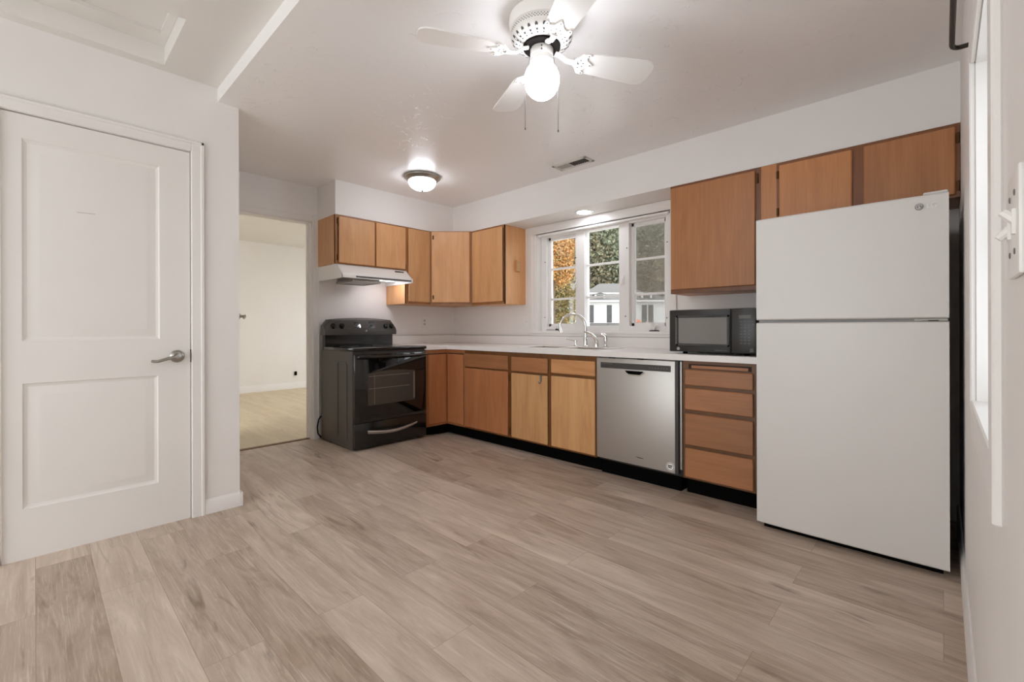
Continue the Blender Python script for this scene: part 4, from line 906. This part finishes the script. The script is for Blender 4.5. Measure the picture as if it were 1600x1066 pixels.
# ------------------------------------------------------------------ outdoors
rt = Vector((math.cos(ANG), math.sin(ANG), 0)); fw = Vector((-math.sin(ANG), math.cos(ANG), 0))
def out(px, d, z=0.0): p = fw * d + rt * ((px - 805.27) / FPX * d); return Vector((p.x, p.y, z))
GZ = -2.2
b = MB(); b.raw([(-140, 3.8, GZ), (60, 3.8, GZ), (60, 150, GZ), (-140, 150, GZ)], [(0, 1, 2, 3)])
struct(b.build('ground', 'bounce_yard', origin=(0, 0, 0)), 'unseen yard outside the window made pale to bounce light', 'ground')  # out of sight below the window, made pale to bounce light onto the ceiling
b = MB(); hc = [out(px, 75, GZ) for px in (300, 1500)] + [out(px, 130, 42) for px in (300, 1500)]
b.raw([hc[0][:], hc[1][:], hc[3][:], hc[2][:]], [(0, 1, 2, 3)])
struct(b.build('hill', 'hill', origin=(0, 0, 0)), 'wooded hillside far behind the white house', 'hill')
HC = out(955, 35, 0)
HM = Matrix(((rt.x, -fw.x, 0, HC.x), (rt.y, -fw.y, 0, HC.y), (0, 0, 1, 0), (0, 0, 0, 1)))
ho = thing('house', 'white two-storey house with a grey roof seen through the window', 'house', (HC.x, HC.y, GZ))
b = MB(HM); b.box(-3.25, 4.3, -7.5, 0, GZ, 3.12); b.build('wall', 'siding', ho)
def hip(mb, u0, u1, v0, v1, z0, U0, U1, V0, V1, z1):
    mb.raw([(u0, v0, z0), (u1, v0, z0), (u1, v1, z0), (u0, v1, z0), (U0, V0, z1), (U1, V0, z1), (U1, V1, z1), (U0, V1, z1)],
           [(0, 1, 5, 4), (1, 2, 6, 5), (2, 3, 7, 6), (3, 0, 4, 7), (4, 5, 6, 7), (0, 1, 2, 3)])
b = MB(HM); hip(b, -3.65, 4.7, .4, -7.9, 3.12, -2.5, 3.4, -.8, -6.7, 3.72); hip(b, -1.7, 2.9, -1.0, -6.5, 3.78, -.3, 1.6, -3.2, -4.4, 4.75); rf = b.build('roof', 'shingle', ho)
b = MB(HM); b.box(-3.65, 4.7, .36, .42, 3.02, 3.14); b.box(-2.5, 3.4, -.82, -.76, 3.68, 3.80); b.build('roof_trim', 'siding', rf)
for u in (-0.85, 2.75):
    b = MB(HM); b.box(u - .4, u + .4, -1.4, -.02, 3.2, 3.62); dm = b.build('dormer', 'siding', rf)
    b = MB(HM); b.raw([(u - .5, .05, 3.6), (u + .5, .05, 3.6), (u, .05, 3.78), (u - .5, -1.6, 3.6), (u + .5, -1.6, 3.6), (u, -1.6, 3.78)], [(0, 1, 2), (0, 2, 5, 3), (1, 4, 5, 2), (3, 5, 4), (0, 3, 4, 1)]); b.build('dormer_roof', 'shingle', rf)
    b = MB(HM); b.box(u - .26, u + .26, -.02, 0.02, 3.28, 3.56); b.build('dormer_window', 'shutter', rf)
for (u, w) in ((-3.0, .2), (-1.55, .2), (-.15, .2), (2.55, .2), (3.05, .2)):
    b = MB(HM); b.box(u - w - .06, u + w + .06, 0.0, .03, 1.35, 2.85); f_ = b.build('window', 'siding', ho)
    b = MB(HM); b.box(u - w, u + w, .03, .04, 1.42, 2.78); b.build('pane', 'shutter', f_)
b = MB(HM); b.raw([(-3.3, 0, 1.4), (4.3, 0, 1.4), (4.4, 2.1, .98), (-3.4, 2.1, .98), (-3.3, 0, 1.3), (4.3, 0, 1.3), (4.4, 2.1, .92), (-3.4, 2.1, .92)], [(0, 1, 2, 3), (4, 7, 6, 5), (0, 4, 5, 1), (1, 5, 6, 2), (2, 6, 7, 3), (3, 7, 4, 0)]); b.build('porch_roof', 'shingle', ho)
b = MB(HM); b.box(-3.4, 4.4, 2.06, 2.14, .8, .97); b.build('porch_fascia', 'siding', ho)
for u in (-3.2, -.6, 1.8, 4.2):
    b = MB(HM); b.box(u - .08, u + .08, 1.9, 2.05, GZ, .82); b.build('porch_post', 'siding', ho)
b = MB(HM); b.box(-3.24, 4.29, 0.0, .06, GZ, 1.28); b.build('porch_wall', 'porch', ho)
lt = out(995, 30); b = MB(); b.lathe([(0, .0), (.28, .05), (.33, .35), (.26, .62), (.1, .72), (0, .74)], (lt.x, lt.y, GZ + 3.05), 14)
b.tube([(lt.x, lt.y, GZ), (lt.x, lt.y, GZ + 3.06)], 0.05, 8)
tag(b.build('flower_basket', 'orangecloth'), 'orange flower basket on a post in front of the white house', 'flower basket')
rng = np.random.default_rng(5)
def tree(name, label, pos, h, rad, cz, leafm, n, group=None, leaf=0.28, squash=1.2):
    t = thing(name, label, 'tree', pos, group)
    b = MB(); x, y, z = pos
    b.tube([(x, y, z), (x + .1, y, z + cz * .5), (x, y + .1, z + cz), (x - .1, y, z + h * .85)], [rad * .09, rad * .07, rad * .05, rad * .015], 8)
    for k in range(7):
        a = k * 2.4; zz = z + cz * (.55 + .09 * k); b.tube([(x, y, zz), (x + rad * .5 * math.cos(a), y + rad * .5 * math.sin(a), zz + rad * .45)], [rad * .03, rad * .01], 6)
    b.build('trunk', 'bark', t)
    # leaf quads in clumps over an irregular ellipsoid
    nc = 60; d = rng.normal(size=(nc, 3)); d /= np.linalg.norm(d, axis=1)[:, None]; rr = rng.uniform(.35, 1.0, nc) ** .6
    cl_ = d * rr[:, None] * np.array([rad, rad, rad * squash]) * .82
    idx = rng.integers(0, nc, n); o = rng.normal(size=(n, 3)) * rad * .17
    c_ = cl_[idx] + o + np.array([0, 0, cz])
    a1 = rng.normal(size=(n, 3)); a1 /= np.linalg.norm(a1, axis=1)[:, None]; a2 = np.cross(a1, rng.normal(size=(n, 3))); a2 /= np.linalg.norm(a2, axis=1)[:, None]
    s = rng.uniform(.6, 1.3, n)[:, None] * leaf
    q = np.stack([c_ - a1 * s, c_ - a2 * s * .55, c_ + a1 * s, c_ + a2 * s * .55], 1).reshape(-1, 3)
    me = bpy.data.meshes.new('crown'); me.from_pydata(q.tolist(), [], np.arange(4 * n).reshape(-1, 4).tolist()); me.materials.append(M[leafm])
    co = bpy.data.objects.new('crown', me); COL.objects.link(co); co.parent = t
    return t
tree('maple_tree', 'orange maple tree beyond the left pane of the kitchen window', tuple(out(863, 27, GZ)), 10.0, 1.55, 7.5, 'leaf_orange', 15000, leaf=.085, squash=1.35)
tree('maple_tree', 'low olive green tree below the orange maple beside the house', tuple(out(866, 31, GZ)), 7.0, 1.9, 4.6, 'leaf_olive', 14000, leaf=.09)
p0 = tree('broadleaf_tree', 'tall dark green tree in the woods behind the white house', tuple(out(940, 56, GZ)), 20, 6.0, 10.5, 'leaf_dark', 20000, 'woods behind the house', leaf=.19, squash=1.55)
p1 = tree('broadleaf_tree', 'brownish green tree in the woods behind the house', tuple(out(905, 54, GZ)), 18, 5.0, 8.5, 'leaf_brown', 16000, 'brownish trees in the woods', leaf=.18, squash=1.5)
def dup(root, pos, rz, sc):
    r = root.copy(); COL.objects.link(r); r.location = pos; r.rotation_euler = (0, 0, rz); r.scale = (sc, sc, sc)
    for ch in root.children:
        c_ = ch.copy(); COL.objects.link(c_); c_.parent = r
    return r
for (px, d_, rz, sc_) in ((985, 58, 1, 1.0), (1050, 57, 2, 1.05), (880, 60, 3, 1.0), (1110, 60, 4, 1.1), (840, 64, 5, 1.05), (960, 72, 2.5, 1.3), (1030, 74, .6, 1.35), (900, 76, 5.5, 1.35)): dup(p0, tuple(out(px, d_, GZ)), rz, sc_)
for (px, d_, rz, sc_) in ((850, 50, 1, .9), (1015, 53, 2, .85)): dup(p1, tuple(out(px, d_, GZ)), rz, sc_)
